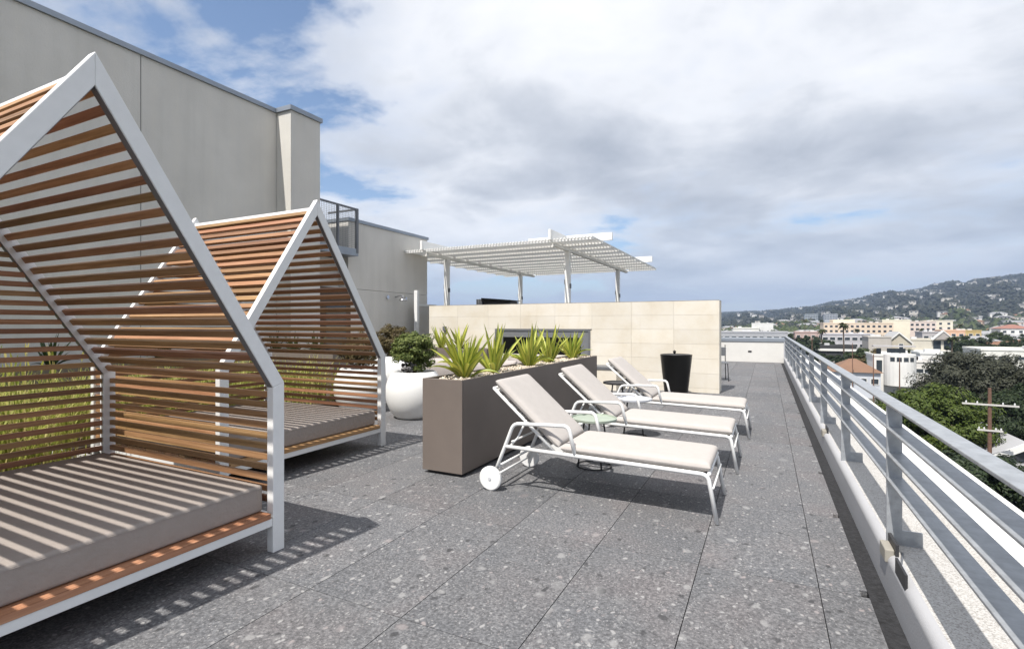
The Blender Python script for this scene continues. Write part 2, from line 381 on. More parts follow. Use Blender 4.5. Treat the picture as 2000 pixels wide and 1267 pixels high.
RX0, RX1 = .586, .666
rail = thing('terrace_railing', 'galvanised steel railing of four flat horizontal bars along the terrace parapet', 'railing', (RX0, 0, .205))
def flatbar(name, z, t=.01, y0=-3.0, y1=21.1):
    return MB().box(0, .08, y0, y1, z-.205-t, z-.205).build(name, GALV, rail, bevel=.003)
flatbar('handrail', .975, .014)
for z in (.842, .702, .566): flatbar('rail_bar', z, .012)
pm = MB().prism([(.002, 0), (.162, 0), (.162, .08), (.072, .08), (.072, .752), (.002, .752)], 1, -.006, .006).mesh('post', GALV)
for k in range(-3, 10): place('post', pm, rail, (0, 3.427+1.908*k, 0))

def steplight(y, boxed, label):
    s = thing('parapet_light', label, 'light fixture', (.575, y, .19), group='light fixtures on the parapet')
    if boxed: MB().box(-.022, .02, -.01, .13, -.03, .04).build('housing', mat('beige_box', (.30, .28, .24), .7), s, bevel=.006); MB().box(.02, .035, -.03, .16, -.01, .075).build('louvre_plate', DARK, s)
    else:
        MB().box(-.008, .004, -.1, .1, -.01, .065).build('louvre_plate', DARK, s, bevel=.002)
        MB().tube([(.0, .09, .02), (.03, .16, .012), (.06, .30, .016)], .006).build('thin_tube', GREYM, s)  # thin grey tube trailing back from the plate
steplight(3.0, False, 'small black angled light plate on the parapet nearest the camera')
steplight(3.27, True, 'black and beige box light on parapet beside the nearest railing post')
steplight(6.6, True, 'small dark box light on parapet beside the second railing post')

# far end parapet
fp = thing('end_parapet', 'white wall with grey coping closing the far end of the terrace', 'parapet', (0, 21.2, 0))
MB().box(-9.2, .565, 0, .25, -.3, .76).build('wall', STUCCO_W, fp)
MB().box(-9.2, .60, -.03, .45, .76, .90).build('coping', COPING, fp, bevel=.01)
MB().box(-.62, -.50, -.012, .0, .36, .42).build('louvre_plate', DARK, fp)
fr = thing('end_railing', 'thin grey railing on the wall at the far end of the terrace', 'railing', (0, 21.4, .9))
for z in (.04, .11, .18): MB().box(-9.0, .6, -.02, .02, z, z+.025).build('rail_bar', GALV, fr)
for x in (-8, -6, -4, -2, -.1): MB().box(x, x+.03, -.03, .03, -.12, .19).build('post', GALV, fr)

# ------------------------------------------------------------------ building at the left
XB = -6.5*H
bld = thing('stucco_building', 'tall grey stucco building with metal coping on the left of the terrace', 'building', (XB, 0, 0))
def bb(name, m, x0, x1, y0, y1, z0, z1, bevel=0): return MB().box(x0-XB, x1-XB, y0, y1, z0, z1).build(name, m, bld, bevel=bevel)
ZT = 4.12*H
yj = 3.02*H
# tall wall in cast panels, with recessed vertical joints
edges = [-8.0, -.28*H, 1.56*H, 3.402*H, 5.24*H]
for a, b in zip(edges[:-1], edges[1:]): bb('wall_panel', STUCCO, XB-3, XB, a+.007, b-.007, -.3, ZT)
bb('wall_core', GREYM, XB-2.9, XB-.012, -7.9, 5.2*H, -.3, ZT-.02)
bb('pier', STUCCO, XB-3, -6.2*H, 5.24*H, 5.785*H, -.3, ZT)
bb('coping', COPING, XB-3.05, XB+.04, -8.0, 5.24*H-.045, ZT+.002, ZT+.085)
bb('coping', COPING, XB-3.05, -6.2*H+.04, 5.24*H-.04, 5.785*H+.04, ZT+.002, ZT+.095)
ZL = 2.8*H
bb('lower_wall', STUCCO, XB-3, XB, 5.785*H+.01, 9.0*H, -.3, 1.622*H)
bb('lower_wall', STUCCO, XB-3, XB, 6.69*H, 9.0*H, 1.628*H, ZL)
bb('lower_wall', STUCCO, XB-3, XB-.3, 5.785*H+.01, 6.69*H-.012, 1.628*H, 2.15*H)
bb('coping', COPING, XB-3.05, XB+.035, 6.69*H-.02, 9.0*H+.03, ZL+.002, ZL+.08)
bb('balcony_slab', COPING, XB-1.0, -6.28*H, 5.80*H, 6.69*H+.02, 2.17*H, 2.29*H)
# balcony railing
br = MB().box(0, .04, 0, .89*H, .93, .97).box(0, .04, 0, .04, 0, .93).box(0, .04, .43*H, .43*H+.05, 0, .93).box(0, .05, .89*H-.05, .89*H+.02, -.1, .97).box(-.9, 0, .89*H-.04, .89*H, .93, .97).build('balcony_rail', GREYM, bld, loc=(-6.31*H-XB, 5.80*H, 2.29*H))
bm = MB()
for k in range(1, 26): bm.box(.017, .022, .048*k, .048*k+.004, .0, .93)
for k in range(1, 22): bm.box(.014, .017, .05, .88*H, .043*k, .043*k+.004)
o = bm.build('mesh_infill', GREYM, bld, loc=(-6.31*H-XB, 5.80*H, 2.29*H)); tag(o, kind='stuff')
# door under the balcony
dr = MB().box(0, .05, 6.03*H, 6.71*H, 0, 1.62*H).build('door', BROWN, bld, loc=(0.003, 0, 0))
MB().box(.05, .056, 6.15*H, 6.60*H, .55, 1.33*H).build('pane', GLASS, dr)
MB().box(.05, .07, 6.09*H, 6.24*H, 1.53*H, 1.575*H).build('number_plate', PALEG, dr)
MB().box(.05, .08, 6.07*H, 6.085*H, .95, 1.1).build('handle', DARK, dr)

sh = thing('outdoor_shower', 'chrome shower head on the grey wall beside the white screen', 'shower', (XB, 7.95*H, 1.52*H))
CHROME = mat('chrome', (.6, .6, .62), .15, .95, var=.03)
MB().tube([(0, 0, .02), (.18, 0, .06), (.26, 0, .03), (.27, 0, -.02)], .018).build('arm', CHROME, sh, smooth=True)
MB().lathe([(.02, .03), (.11, .0), (.12, -.03), (.0, -.03)], 20, (.27, 0, -.05)).build('head', CHROME, sh, smooth=True)
MB().lathe([(.05, 0), (.05, .03)], 16).build('valve', CHROME, sh, loc=(.02, -.35, .0)).rotation_euler = (0, math.pi/2, 0)
MB().lathe([(.04, 0), (.04, .03)], 16).build('valve', CHROME, sh, loc=(.02, .42, .0)).rotation_euler = (0, math.pi/2, 0)
sp_ = thing('privacy_screen', 'white post and woven lattice screen beside the outdoor shower', 'screen', (-6.30*H, 8.35*H, 0))
MB().box(0, .11, -.1, 0, 0, 2.35).build('post', WHITE, sp_, bevel=.006)
MB().box(.02, .07, 0, .05, 1.92, 1.98).box(.02, .07, .0, .9, 1.92, 1.98).build('frame', WHITE2, sp_)
lm = MB()
for k in range(40): lm.box(.03, .045, .02+.022*k, .02+.022*k+.013, .1, 1.92)
for k in range(80): lm.box(.046, .056, .01, .9, .1+.0228*k, .1+.0228*k+.013)
tag(lm.build('lattice', STUCCO, sp_), kind='stuff')

# ------------------------------------------------------------------ limestone wall with fireplace
WY = 7.968*H; WX0, WX1 = -5.71*H, -.61*H; WH = 1.3555*H; WT = .37*H
sw = thing('limestone_wall', 'long cream limestone block wall with built in fireplace', 'wall', (WX0, WY, 0))
MB().box(.01, WX1-WX0-.01, .02, WT-.01, 0, WH-.012).build('core', STONE, sw)
ncol, BW = 8, (WX1-WX0)/8; rowh = .301
FX0, FX1, FZ0, FZ1 = 1.98, 4.42, .70, 1.29      # fireplace opening, local
bme = MB().box(.0014, BW-.0014, 0, .06, .0014, rowh-.0014).mesh('block', STONE)
zs = [WH - rowh*(k+1) for k in range(7)]
for k, z in enumerate(zs):
    for i in range(ncol):
        x = i*BW
        if k in (2, 3) and x+BW > FX0+.02 and x < FX1-.02:
            # cut the block round the fireplace
            for a, b in ((x, min(x+BW, FX0)), (max(x, FX1), x+BW)):
                if b-a > .05: MB().box(a+.0014, b-.0014, 0, .06, max(z, 0)+.0014, z+rowh-.0014).build('block', STONE, sw)
            continue
        if z < 0:
            if z+rowh > .03: MB().box(x+.0014, x+BW-.0014, 0, .06, 0, z+rowh-.0014).build('block', STONE, sw)
            continue
        place('block', bme, sw, (x, 0, z))
MB().box(0, WX1-WX0, .0, WT, WH-.010, WH+.0).build('cap', STONE, sw)
eb = MB().box(WX1-WX0-.010, WX1-WX0-.002, .063, WT, 0, WH-.012).build('end_slab', STONE, sw)
fz0 = WH-4*rowh; fz1 = WH-2*rowh
fpz = MB().box(FX0, FX1, -.005, .05, fz1-.05, fz1).box(FX0, FX0+.05, -.005, .05, fz0, fz1-.05).box(FX1-.05, FX1, -.005, .05, fz0, fz1-.05).build('fireplace_surround', GREYM, sw)
MB().box(FX0+.05, FX1-.05, .012, .03, fz1-.20, fz1-.05).box(FX0+.05, FX0+.22, .012, .03, fz0, fz1-.2).box(FX1-.22, FX1-.05, .012, .03, fz0, fz1-.2).build('steel_panel', mat('brushed_panel', (.20, .205, .215), .5, .3, var=.06), sw)
MB().box(FX0+.22, FX1-.22, .013, .019, fz0, fz1-.2).build('firebox', BLACK, sw)
hb = MB().box(1.3, 5.15, -.48, -.004, .0, .44).build('hearth', STONE, sw)
MB().box(1.27, 5.18, -.5, -.004, .44, .50).build('hearth_slab', GREYM, sw, bevel=.006)
wl = tag(MB().box(0, .09, -.06, 0, 0, .12).build('wall_light', GREYM, loc=(-5.38*H, WY-.001, .88*H), bevel=.01), 'small grey box light at the left end of the limestone wall', 'wall light')

# ------------------------------------------------------------------ cabanas
def build_cabana(label):
    root = thing('cabana_daybed', label, 'cabana', group='house shaped cabana daybeds')
    W, D, E, A, t, dx = 2.02, 1.975, 1.04, 2.63, .082, .055
    th = math.atan2(A-E, W/2)
    # inner outline
    nx_, nz_ = math.sin(th), -math.cos(th)           # inward normal of near rafter
    ez = E - t*(1-math.cos(th))/math.sin(th) if False else E - t*math.tan((math.pi/2-th)/2)
    az = A - t/math.cos(th)
    O = [(0, 0), (0, E), (W/2, A), (W, E), (W, 0)]
    I = [(t, 0), (t, ez), (W/2, az), (W-t, ez), (W-t, 0)]
    for x1 in (0, -D+dx):
        for k, nm in enumerate(('post', 'rafter', 'rafter', 'post')):
            MB().prism([O[k], O[k+1], I[k+1], I[k]], 0, x1-dx, x1).build(nm, WHITE, root, bevel=.004)
    for x1 in (0, -D+dx):
        for k in (1, 2):
            (y_a, z_a), (y_b, z_b) = I[k], I[k+1]; sg = 1 if k == 1 else -1
            q_ = (sg*math.sin(th)*.003, -math.cos(th)*.003)
            MB().prism([(y_a, z_a), (y_b, z_b), (y_b+q_[0], z_b+q_[1]), (y_a+q_[0], z_a+q_[1])], 0, x1-.047, x1-.008).build('soffit_shade', GREYM, root)  # grey strip added to darken the rafter's inner face, standing in for its shade
    MB().prism([(W/2-.032, A-.115), (W/2+.032, A-.115), (W/2+.022, A-.075), (W/2-.022, A-.075)], 0, -D+dx+.001, -dx-.001).build('ridge_beam', WHITE, root, bevel=.003)
    # base
    for x in (-dx+.004, -D+.004): MB().box(x, x+.047, t+.001, W-t-.001, .165, .213).build('base_rail', WHITE, root, bevel=.003)
    for y in (.012, W-.06): MB().box(-D+dx+.001, -dx-.001, y, y+.048, .165, .213).build('base_rail', WHITE, root, bevel=.003)
    bm_ = MB().box(0, W-2*t-.03, -.0475, .0475, -.016, .016).mesh('board', WOOD)
    nb = 19
    for k in range(nb):
        x = -.028 - k*(D-.09)/(nb-.5)
        place('board', bm_, root, (x, t+.015, .2305), (0, 0, math.pi/2)).location = (x-.02, t+.015, .2305)
    m_ = MB().box(-D+.07, -.075, .092, W-.092, .249, .412).build('mattress', MATT, root, smooth=False, bevel=.018, seg=4)
    MB().box(-.0765, -.073, .11, W-.11, .392, .396).build('seam', MATT, m_)
    # slats along X: side walls and roof
    LX = D-2*dx-.004; xc = -D/2
    sm = MB().box(-LX/2, LX/2, -.0125, .0125, -.018, .018).mesh('slat', WOOD)
    rm = MB().box(-LX/2, LX/2, -.0215, .0215, -.0125, .0125).mesh('slat', WOOD)
    z = .305
    while z < E-.03:
        for y in (.030, W-.030): place('slat', sm, root, (xc, y, z))
        z += .0655
    Ls = math.hypot(A-E, W/2); n = 21; off = .036
    for k in range(n):
        s = (k+.55)/n*(Ls-.10)
        y = s*math.cos(th) + off*math.sin(th); zz_ = E + s*math.sin(th) - off*math.cos(th)
        place('slat', rm, root, (xc, y, zz_), (th, 0, 0))
        place('slat', rm, root, (xc, W-y, zz_), (-th, 0, 0))
    # gable slats along Y on the back frame
    bs = MB().box(-.5, .5, -.0125, .0125, -.018, .018).mesh('slat', WOOD)
    z = .305
    while z < az-.12:
        hw = W/2 - t if z < ez else (az-z)/math.tan(th)
        place('slat', bs, root, (-D+dx/2, W/2, z), (0, 0, math.pi/2), (2*hw-.004, 1, 1))
        z += .0655
    return root
cab1 = build_cabana('nearest white framed cabana daybed with teak slats, cut by the left edge')
cab2 = dup(cab1, (-2.83*H, 3.34*H-2.02, 0), 0, 'second white framed teak slat cabana daybed, whole and beside the white pots')
cab1.location = (-1.934*H, 1.60*H-2.02, 0)

# ------------------------------------------------------------------ leaves and plants
def blade_mesh(name, m, length, width, bend, lean, seg=7):
    """a tapered, channelled, arching leaf that starts at the origin and rises along +x/+z"""
    v, f, ac = [], [], []
    p = Vector((0, 0, 0)); a = lean
    for i in range(seg+1):
        s = i/seg
        w = width*(.55+1.1*s) if s < .4 else width*.99*(1-((s-.4)/.6)**1.7)
        w = max(w, .001); cup = .22*w
        nrm = Vector((-math.sin(a), 0, math.cos(a)))
        for yy, q in ((-1, 1), (-.45, .15), (0, 0), (.45, .15), (1, 1)):
            v.append(tuple(p + Vector((0, yy*w/2, 0)) + nrm*cup*abs(yy)*1.3)); ac.append(q)
        p = p + Vector((math.cos(a), 0, math.sin(a)))*(length/seg); a -= bend/seg
    for i in range(seg):
        for k in range(4): f.append((i*5+k, i*5+k+1, i*5+k+6, i*5+k+5))
    me = bpy.data.meshes.new(name); me.from_pydata(v, [], f); me.update(); me.materials.append(m)
    at = me.attributes.new('across', 'FLOAT', 'POINT'); at.data.foreach_set('value', ac)
    for pl in me.polygons: pl.use_smooth = True
    return me
def agave_set(m):
    return [blade_mesh('leaf', m, .60, .085, .12, 1.45), blade_mesh('leaf', m, .56, .088, .25, 1.27), blade_mesh('leaf', m, .47, .09, .45, 1.08), blade_mesh('leaf', m, .40, .088, 1.3, 1.0), blade_mesh('leaf', m, .40, .082, -.15, 1.15)]
AGY, AGD = agave_set(AGAVE_Y), agave_set(AGAVE_D)
def agave(loc, label, meshes, n=15, s=1.0, seed=0, group=None, name='variegated_agave', tall=.5):
    r = random.Random(seed)
    root = thing(name, label, 'plant', loc, r.uniform(0, 6), group)
    for k in range(int(n*1.5)):
        q = r.random()
        me = meshes[0] if q < .22*tall*2 else (meshes[1] if q < .5 else (meshes[2] if q < .72 else (meshes[3] if q < .86 else meshes[4])))
        sc_ = s*r.uniform(.62, 1.04)
        a = k*2.399+r.uniform(-.3, .3); d = .03*s
        place('leaf', me, root, (d*math.cos(a), d*math.sin(a), -.01), (r.uniform(-.3, .3), r.uniform(-.2, .2), a), (sc_, sc_*r.uniform(.55, .95), sc_))
    return root
def pebbles(n, x0, x1, y0, y1, z, r0, r1, rnd):
    mb = MB()
    for k in range(n):
        c = Vector((rnd.uniform(x0, x1), rnd.uniform(y0, y1), z+rnd.uniform(-.006, .012)))
        r = rnd.uniform(r0, r1); e = Matrix.Rotation(rnd.uniform(0, 6), 3, 'Z') @ Matrix.Rotation(rnd.uniform(0, 6), 3, 'X')
        d = [Vector(q)*r*rnd.uniform(.7, 1.1) for q in ((1,0,0),(-1,0,0),(0,.8,0),(0,-.8,0),(0,0,.7),(0,0,-.7))]
        mb.add([c + e @ q for q in d], [(0,2,4),(2,1,4),(1,3,4),(3,0,4),(2,0,5),(1,2,5),(3,1,5),(0,3,5)])
    return mb
def leaf_cloud(mb, c, rx, ry, rz, clumps, per, size, rnd, shell=.55):
    """rounded clumps of small leaves filling an uneven ellipsoid"""
    for q in range(clumps):
        while True:
            d = Vector((rnd.uniform(-1, 1), rnd.uniform(-1, 1), rnd.uniform(-1, 1)))
            if shell < d.length < 1: break
        k = rnd.uniform(.78, 1.1)
        cc = Vector((c[0]+d.x*rx*k, c[1]+d.y*ry*k, c[2]+d.z*rz*k)); cr = rnd.uniform(.14, .30)*min(rx, ry, rz)
        for j in range(per):
            e = Vector((rnd.gauss(0, 1), rnd.gauss(0, 1), rnd.gauss(0, 1))).normalized()
            p = cc + Vector((e.x, e.y, e.z*.75))*cr*rnd.uniform(.55, 1.08)
            n = (e*.9 + d*.5 + Vector((rnd.gauss(0, .32), rnd.gauss(0, .32), .45+rnd.gauss(0, .32)))).normalized()
            t_ = n.cross(Vector((rnd.gauss(0, 1), rnd.gauss(0, 1), rnd.gauss(0, 1)))).normalized(); b_ = n.cross(t_)
            s = size*rnd.uniform(.6, 1.3)
            mb.add([p-t_*s, p+b_*s*.5+n*s*.1, p+t_*s, p-b_*s*.5+n*s*.1], [(0, 1, 2, 3)])
    return mb

# long taupe planter between the seating and the loungers
def planter(name, label, loc, w, l, h, seed, n_gravel=0, group=None):
    p = thing(name, label, 'planter', loc, group=group)
    t = .025
    MB().box(0, w, 0, t, .03, h).build('end_panel', TAUPE, p, bevel=.004)
    MB().box(0, w, l-t, l, .03, h).build('end_panel', TAUPE, p, bevel=.004)
    MB().box(0, t, t+.001, l-t-.001, .03, h).build('side_panel', TAUPE, p, bevel=.004)
    MB().box(w-t, w, t+.001, l-t-.001, .03, h).build('side_panel', TAUPE, p, bevel=.004)
    MB().box(.04, w-.04, .04, l-.04, 0, .03).build('plinth', DARK, p)
    MB().box(t+.002, w-t-.002, t+.002, l-t-.002, .05, h-.045).build('soil', SOIL, p)
    if n_gravel:
        tag(pebbles(n_gravel, t+.015, w-t-.015, t+.015, l-t-.015, h-.028, .011, .026, random.Random(seed)).build('gravel', GRAVEL, p), kind='stuff')
    return p
PX, PY, PH = -2.09*H, 2.84*H, .637*H
planter('taupe_planter', 'long taupe metal planter with pale gravel behind the sun loungers', (PX, PY, 0), .315*H, 2.965*H, PH, 1, 2600)
for k, (dy, s, n, tl, lab) in enumerate(((.40, 1.12, 26, .62, 'largest yellow green agave at the near end of the taupe planter'),
        (1.02, 1.02, 14, .95, 'upright yellow green agave second from the near end of the taupe planter'),
        (1.95, 1.05, 20, .6, 'spreading green agave in the middle of the taupe planter'),
        (2.62, 1.05, 18, .7, 'yellow green agave second from the far end of the taupe planter'),
        (3.55, 1.0, 20, .4, 'low bushy agave at the far end of the taupe planter'))):
    agave((PX+.22, PY+dy, PH-.05), lab, AGY, n, s, 20+k, 'agaves in the taupe planter', tall=tl)
planter('taupe_planter', 'short taupe planter box in front of the limestone wall, left of the fireplace', (-5.25*H, 7.05*H, 0), 1.3*H, .5, .61*H, 2)
for k, (x, y, s, lab) in enumerate(((-4.92, 7.2, 1.0, 'small agave at the left of the box by the limestone wall'), (-4.55, 7.22, 1.15, 'taller agave at the right of the box by the limestone wall'))):
    agave((x*H, y*H, .58*H), lab, AGY, 15, s, 40+k, 'agaves by the limestone wall')
planter('taupe_planter', 'taupe planter box behind the second cabana, against the building', (-6.42*H, 4.75*H, 0), 1.55*H, .5, .637*H, 3)
for k, x in enumerate((-6.15, -5.75, -5.35)):
    agave((x*H, 4.93*H, .60*H), ('dark agave nearest the building in the box behind the second cabana', 'middle dark agave in the box behind the second cabana', 'dark agave at the pot end of the box behind the second cabana')[k], AGD, 15, .8, 50+k, 'agaves behind the second cabana', 'agave')
planter('taupe_planter', 'low taupe planter running along the foot of the tall building wall', (-6.42*H, -1.6, 0), .5, 7.6, .60*H, 4)
for k in range(5):
    agave((-6.24*H, -.9+1.45*k, .57*H), ('first', 'second', 'third', 'fourth', 'fifth')[k]+' dark agave from the left along the foot of the building', AGD, 16, .85, 60+k, 'agaves along the building', 'agave')

# grass bed behind the cabanas
bed = tag(MB().box(-6.02*H, -3.66*H, -2.5, 1.72*H, -.04, .16).box(-6.02*H, -4.42*H, 1.72*H, 4.6*H, -.04, .16).build('planting_bed', SOIL), kind='structure')
eg = MB().box(-3.66*H, -3.62*H, -2.5, 1.75*H, -.04, .22).box(-4.42*H, -3.66*H, 1.72*H, 1.76*H, -.04, .22).build('edging', WHITE2, bed)
gm = MB(); rg = random.Random(5)
for k in range(9500):
    if k % 3: x, y = rg.uniform(-6.0*H, -3.75*H), rg.uniform(-2.2, 1.66*H)
    else: x, y = rg.uniform(-6.0*H, -4.48*H), rg.uniform(1.66*H, 4.5*H)
    tuft = math.sin(x*4.1)*math.cos(y*3.7)
    h = rg.uniform(.35, .85) + .12*tuft; a = rg.uniform(0, 6.28); l_ = rg.uniform(.1, .45)
    dx_, dy_ = math.cos(a)*l_, math.sin(a)*l_; w = rg.uniform(.004, .009); sx, sy = -math.sin(a)*w, math.cos(a)*w
    P = [Vector((x, y, .15)), Vector((x+dx_*.3, y+dy_*.3, .15+h*.6)), Vector((x+dx_, y+dy_, .15+h*.88))]
    gm.add([P[0]+Vector((sx, sy, 0)), P[0]-Vector((sx, sy, 0)), P[1]-Vector((sx, sy, 0)), P[1]+Vector((sx, sy, 0)), P[2]], [(0, 1, 2, 3), (3, 2, 4)])
for k in range(420):       # flowering stems
    x, y = rg.uniform(-6.0*H, -3.75*H), rg.uniform(-2.2, 1.66*H); a = rg.uniform(0, 6.28); h = rg.uniform(.7, .98)
    p0 = Vector((x, y, .15)); p1 = Vector((x+.12*math.cos(a), y+.12*math.sin(a), .15+h)); w = Vector((.002, .002, 0)); q = Vector((.01, .006, 0))
    gm.add([p0+w, p0-w, p1-w, p1+w], [(0, 1, 2, 3)]); gm.add([p1, p1+q+Vector((0, 0, .05)), p1+Vector((.02*math.cos(a), .02*math.sin(a), .13)), p1-q+Vector((0, 0, .05))], [(0, 1, 2, 3)])
tag(gm.build('ornamental_grass', GRASS), 'yellow green ornamental grass growing behind the cabanas', 'grass', kind='stuff')

# white globe pots and shrubs
def globe_pot(loc, label, d=.86, h=.68):
    R = d/2; zc_ = h*.5; prof = []
    a0, a1 = -math.asin(min(1, zc_/R*1.0)), math.asin(min(1, (h-zc_)/R*.80))
    for k in range(25):
        a = a0 + (a1-a0)*k/24; prof.append((R*math.cos(a), R*math.sin(a)))
    z0 = prof[0][1]; top = prof[-1]
    prof = [(.0, z0)] + prof + [(top[0]-.015, top[1]+.012), (top[0]-.035, top[1]+.004), (top[0]-.045, top[1]-.04)]
    prof = [(r, (z-z0)*h/(top[1]-z0)) for r, z in prof]
    p = thing('globe_pot', label, 'pot', loc, group='white globe pots')
    MB().lathe(prof, 56).build('bowl', GLAZE, p, smooth=True)
    MB().lathe([(.0, h-.05), (top[0]-.046, h-.05), (top[0]-.046, h-.04), (.0, h-.035)], 40).build('soil', SOIL, p)
    return h
def shrub(loc, label, m, rx, rz, seed, z0=.0, clumps=90, per=42, size=.022):
    r = random.Random(seed)
    s = thing('shrub', label, 'shrub', loc, group='shrubs in the white pots')
    t = MB()
    for k in range(6):
        a = r.uniform(0, 6.28); t.tube([(0, 0, 0), (.08*math.cos(a), .08*math.sin(a), rz*.5), (rx*.6*math.cos(a), rx*.6*math.sin(a), rz*1.3)], [.012, .009, .004], 5)
    t.build('stem', BARK, s)
    leaf_cloud(MB(), (0, 0, z0+rz), rx, rx, rz, clumps, per, size, r, .25).build('crown', m, s)
    return s
p1 = (-3.42*H, 4.5*H, 0); p2 = (-4.22*H, 4.55*H, 0); p3 = (-4.5*H, 5.45*H, 0)
globe_pot(p1, 'white globe pot in front, holding the round green shrub')
globe_pot(p2, 'white globe pot seen through the slats of the second cabana')
globe_pot(p3, 'white globe pot behind the other two', .9, .8)
shrub((p1[0], p1[1], .63), 'round green shrub in the front white globe pot', LEAF_SH, .35, .30, 1, .07, 150, 60)
shrub((p2[0], p2[1], .66), 'sparse russet shrub in the pot seen through the cabana slats', LEAF_R, .37, .30, 2, .05, 100, 50)
shrub((p3[0], p3[1], .74), 'russet green shrub in the rear white globe pot', LEAF_R, .38, .32, 3, .03, 130, 55)
sl = thing('silver_succulent', 'silver and dark trailing succulent under the round green shrub', 'plant', (p1[0]+.05, p1[1]-.17, .71))
leaf_cloud(MB(), (0, 0, .05), .16, .12, .07, 40, 22, .026, random.Random(9), .1).build('leaf_mass', LEAF_S, sl)

# ------------------------------------------------------------------ sofas behind the planter
def sofa(loc, rz, label, L_=2.0):
    s = thing('outdoor_sofa', label, 'sofa', loc, rz, 'beige outdoor sofas')
    MB().box(0, L_, 0, .85, .08, .26).build('base', TAUPE, s, bevel=.01)
    for x in (.06, L_-.1):
        for y in (.06, .75): MB().box(x, x+.04, y, y+.04, 0, .08).build('leg', DARK, s)
    n = 2; w = L_/n
    for k in range(n):
        MB().pillow(k*w+.01, (k+1)*w-.01, .16, .84, .26, .43, p=14).build('seat_cushion', SOFAF, s, smooth=True)
        c = MB().pillow(-w/2+.01, w/2-.01, -.24, .24, -.09, .09, p=7, puff=.05).build('back_cushion', SOFAF, s, loc=(k*w+w/2, .12, .58), smooth=True)
        c.rotation_euler = (math.radians(98), 0, 0)
    return s
sofa((-4.05*H, 5.2*H, 0), 0, 'beige outdoor sofa with its back to the camera behind the planter', 2.1)
sofa((-2.25*H, 6.35*H, 0), math.pi/2, 'beige outdoor sofa end beside the fireplace hearth', 1.2) if False else None
oc = sofa((-3.2*H, 6.25*H, 0), 0, 'beige outdoor loveseat facing the fireplace at the far end of the planter', 1.5)

# ------------------------------------------------------------------ sun loungers
def build_lounger(label):
    root = thing('sun_lounger', label, 'sun lounger', group='white sun loungers in a row')
    W = .70; r = .0155
    def arc(pts, rad=.06, n=5):
        """round the corners of a polyline"""
        P = [Vector(p) for p in pts]; outp = [P[0]]
        for i in range(1, len(P)-1):
            a = (P[i-1]-P[i]); b = (P[i+1]-P[i]); q = min(rad, a.length*.45, b.length*.45)
            s, e = P[i]+a.normalized()*q, P[i]+b.normalized()*q
            for k in range(n+1):
                t = k/n; outp.append(s*(1-t)**2 + P[i]*2*t*(1-t) + e*t*t)
        return outp + [P[-1]]
    for y in (0, W):
        MB().tube(arc([(.135, y, .375), (1.74, y, .342), (1.80, y, .005)], .05), r, 10).build('side_rail', WHITE, root, smooth=True)
        MB().tube(arc([(.02, y, .10), (.135, y, .375), (.215, y, .572), (.70, y, .592), (.755, y, .362)], .05), r, 10).build('arm_frame', WHITE, root, smooth=True)
        w = MB().lathe([(0, -.018), (.092, -.018), (.101, -.012), (.101, .012), (.092, .018), (0, .018)], 36).build('wheel', WHITE, root, loc=(.02, y+(-.045 if y == 0 else .045), .102), smooth=False)
        w.rotation_euler = (math.pi/2, 0, 0)
        MB().lathe([(0, -.005), (.013, -.005), (.013, .004), (0, .004)], 14).build('hub', PALEG, w, loc=(0, 0, .02 if y == 0 else -.02))
        MB().tube([(.56, y+(.05 if y == 0 else -.05), .365), (.0, y+(.05 if y == 0 else -.05), .85)], .013, 8).build('back_frame', WHITE, root, smooth=True)
        MB().tube([(.31, y+(.05 if y == 0 else -.05), .60), (.225, y+(.05 if y == 0 else -.05), .44), (.18, y, .38)], .009, 8).build('back_strut', WHITE, root, smooth=True)
    MB().tube([(.02, -.045, .102), (.02, W+.045, .102)], .010, 8).build('axle', WHITE, root, smooth=True)
    MB().tube([(.07, 0, .20), (.07, W, .20)], .011, 8).build('cross_bar', WHITE, root, smooth=True)
    MB().tube([(.20, 0, .42), (.20, W, .42)], .009, 8).build('cross_bar', WHITE, root, smooth=True)
    MB().tube([(1.745, 0, .342), (1.745, W, .342)], .014, 8).build('cross_bar', WHITE, root, smooth=True)
    MB().tube([(1.775, 0, .25), (1.775, W, .25)], .007, 8).build('cross_bar', WHITE, root, smooth=True)
    MB().tube([(0, .05, .85), (0, W-.05, .85)], .013, 8).build('cross_bar', WHITE, root, smooth=True)
    for k in range(12): 
        x = .62+k*.095
        MB().box(x, x+.085, .002, W-.002, .345-.019*(x-.6), .353-.019*(x-.6)).build('seat_slat', WHITE, root)
    a = math.atan2(.485, .56)
    for k in range(7):
        s = .06+k*.105; o_ = MB().box(0, .06, .055, W-.055, -.004, .004).build('back_slat', WHITE, root, loc=(.56-s*math.cos(a), 0, .365+s*math.sin(a))); o_.rotation_euler = (0, a, 0); o_.rotation_euler = (0, math.pi+a, 0)
    c = MB().pillow(0, 1.13, .02, W-.02, .0, .075, nx=34, ny=18, p=16, puff=.008).build('seat_cushion', FAB, root, loc=(.625, 0, .366), smooth=True); c.rotation_euler = (0, .019, 0)
    b = MB().pillow(0, .77, .035, W-.035, .0, .072, nx=28, ny=18, p=16, puff=.008).build('back_cushion', FAB, root, loc=(.583, 0, .384), smooth=True)
    b.rotation_euler = (0, math.pi + a, 0); b.scale = (1, 1, -1)
    return root
lg = build_lounger('nearest white sun lounger with beige cushion')
dup(lg, (-1.46*H, 3.74*H, 0), 0, 'middle white sun lounger of the row of three')
dup(lg, (-1.42*H, 4.93*H, 0), 0, 'farthest white sun lounger, in front of the black urn')
lg.location = (-1.507*H, 2.745*H, 0)

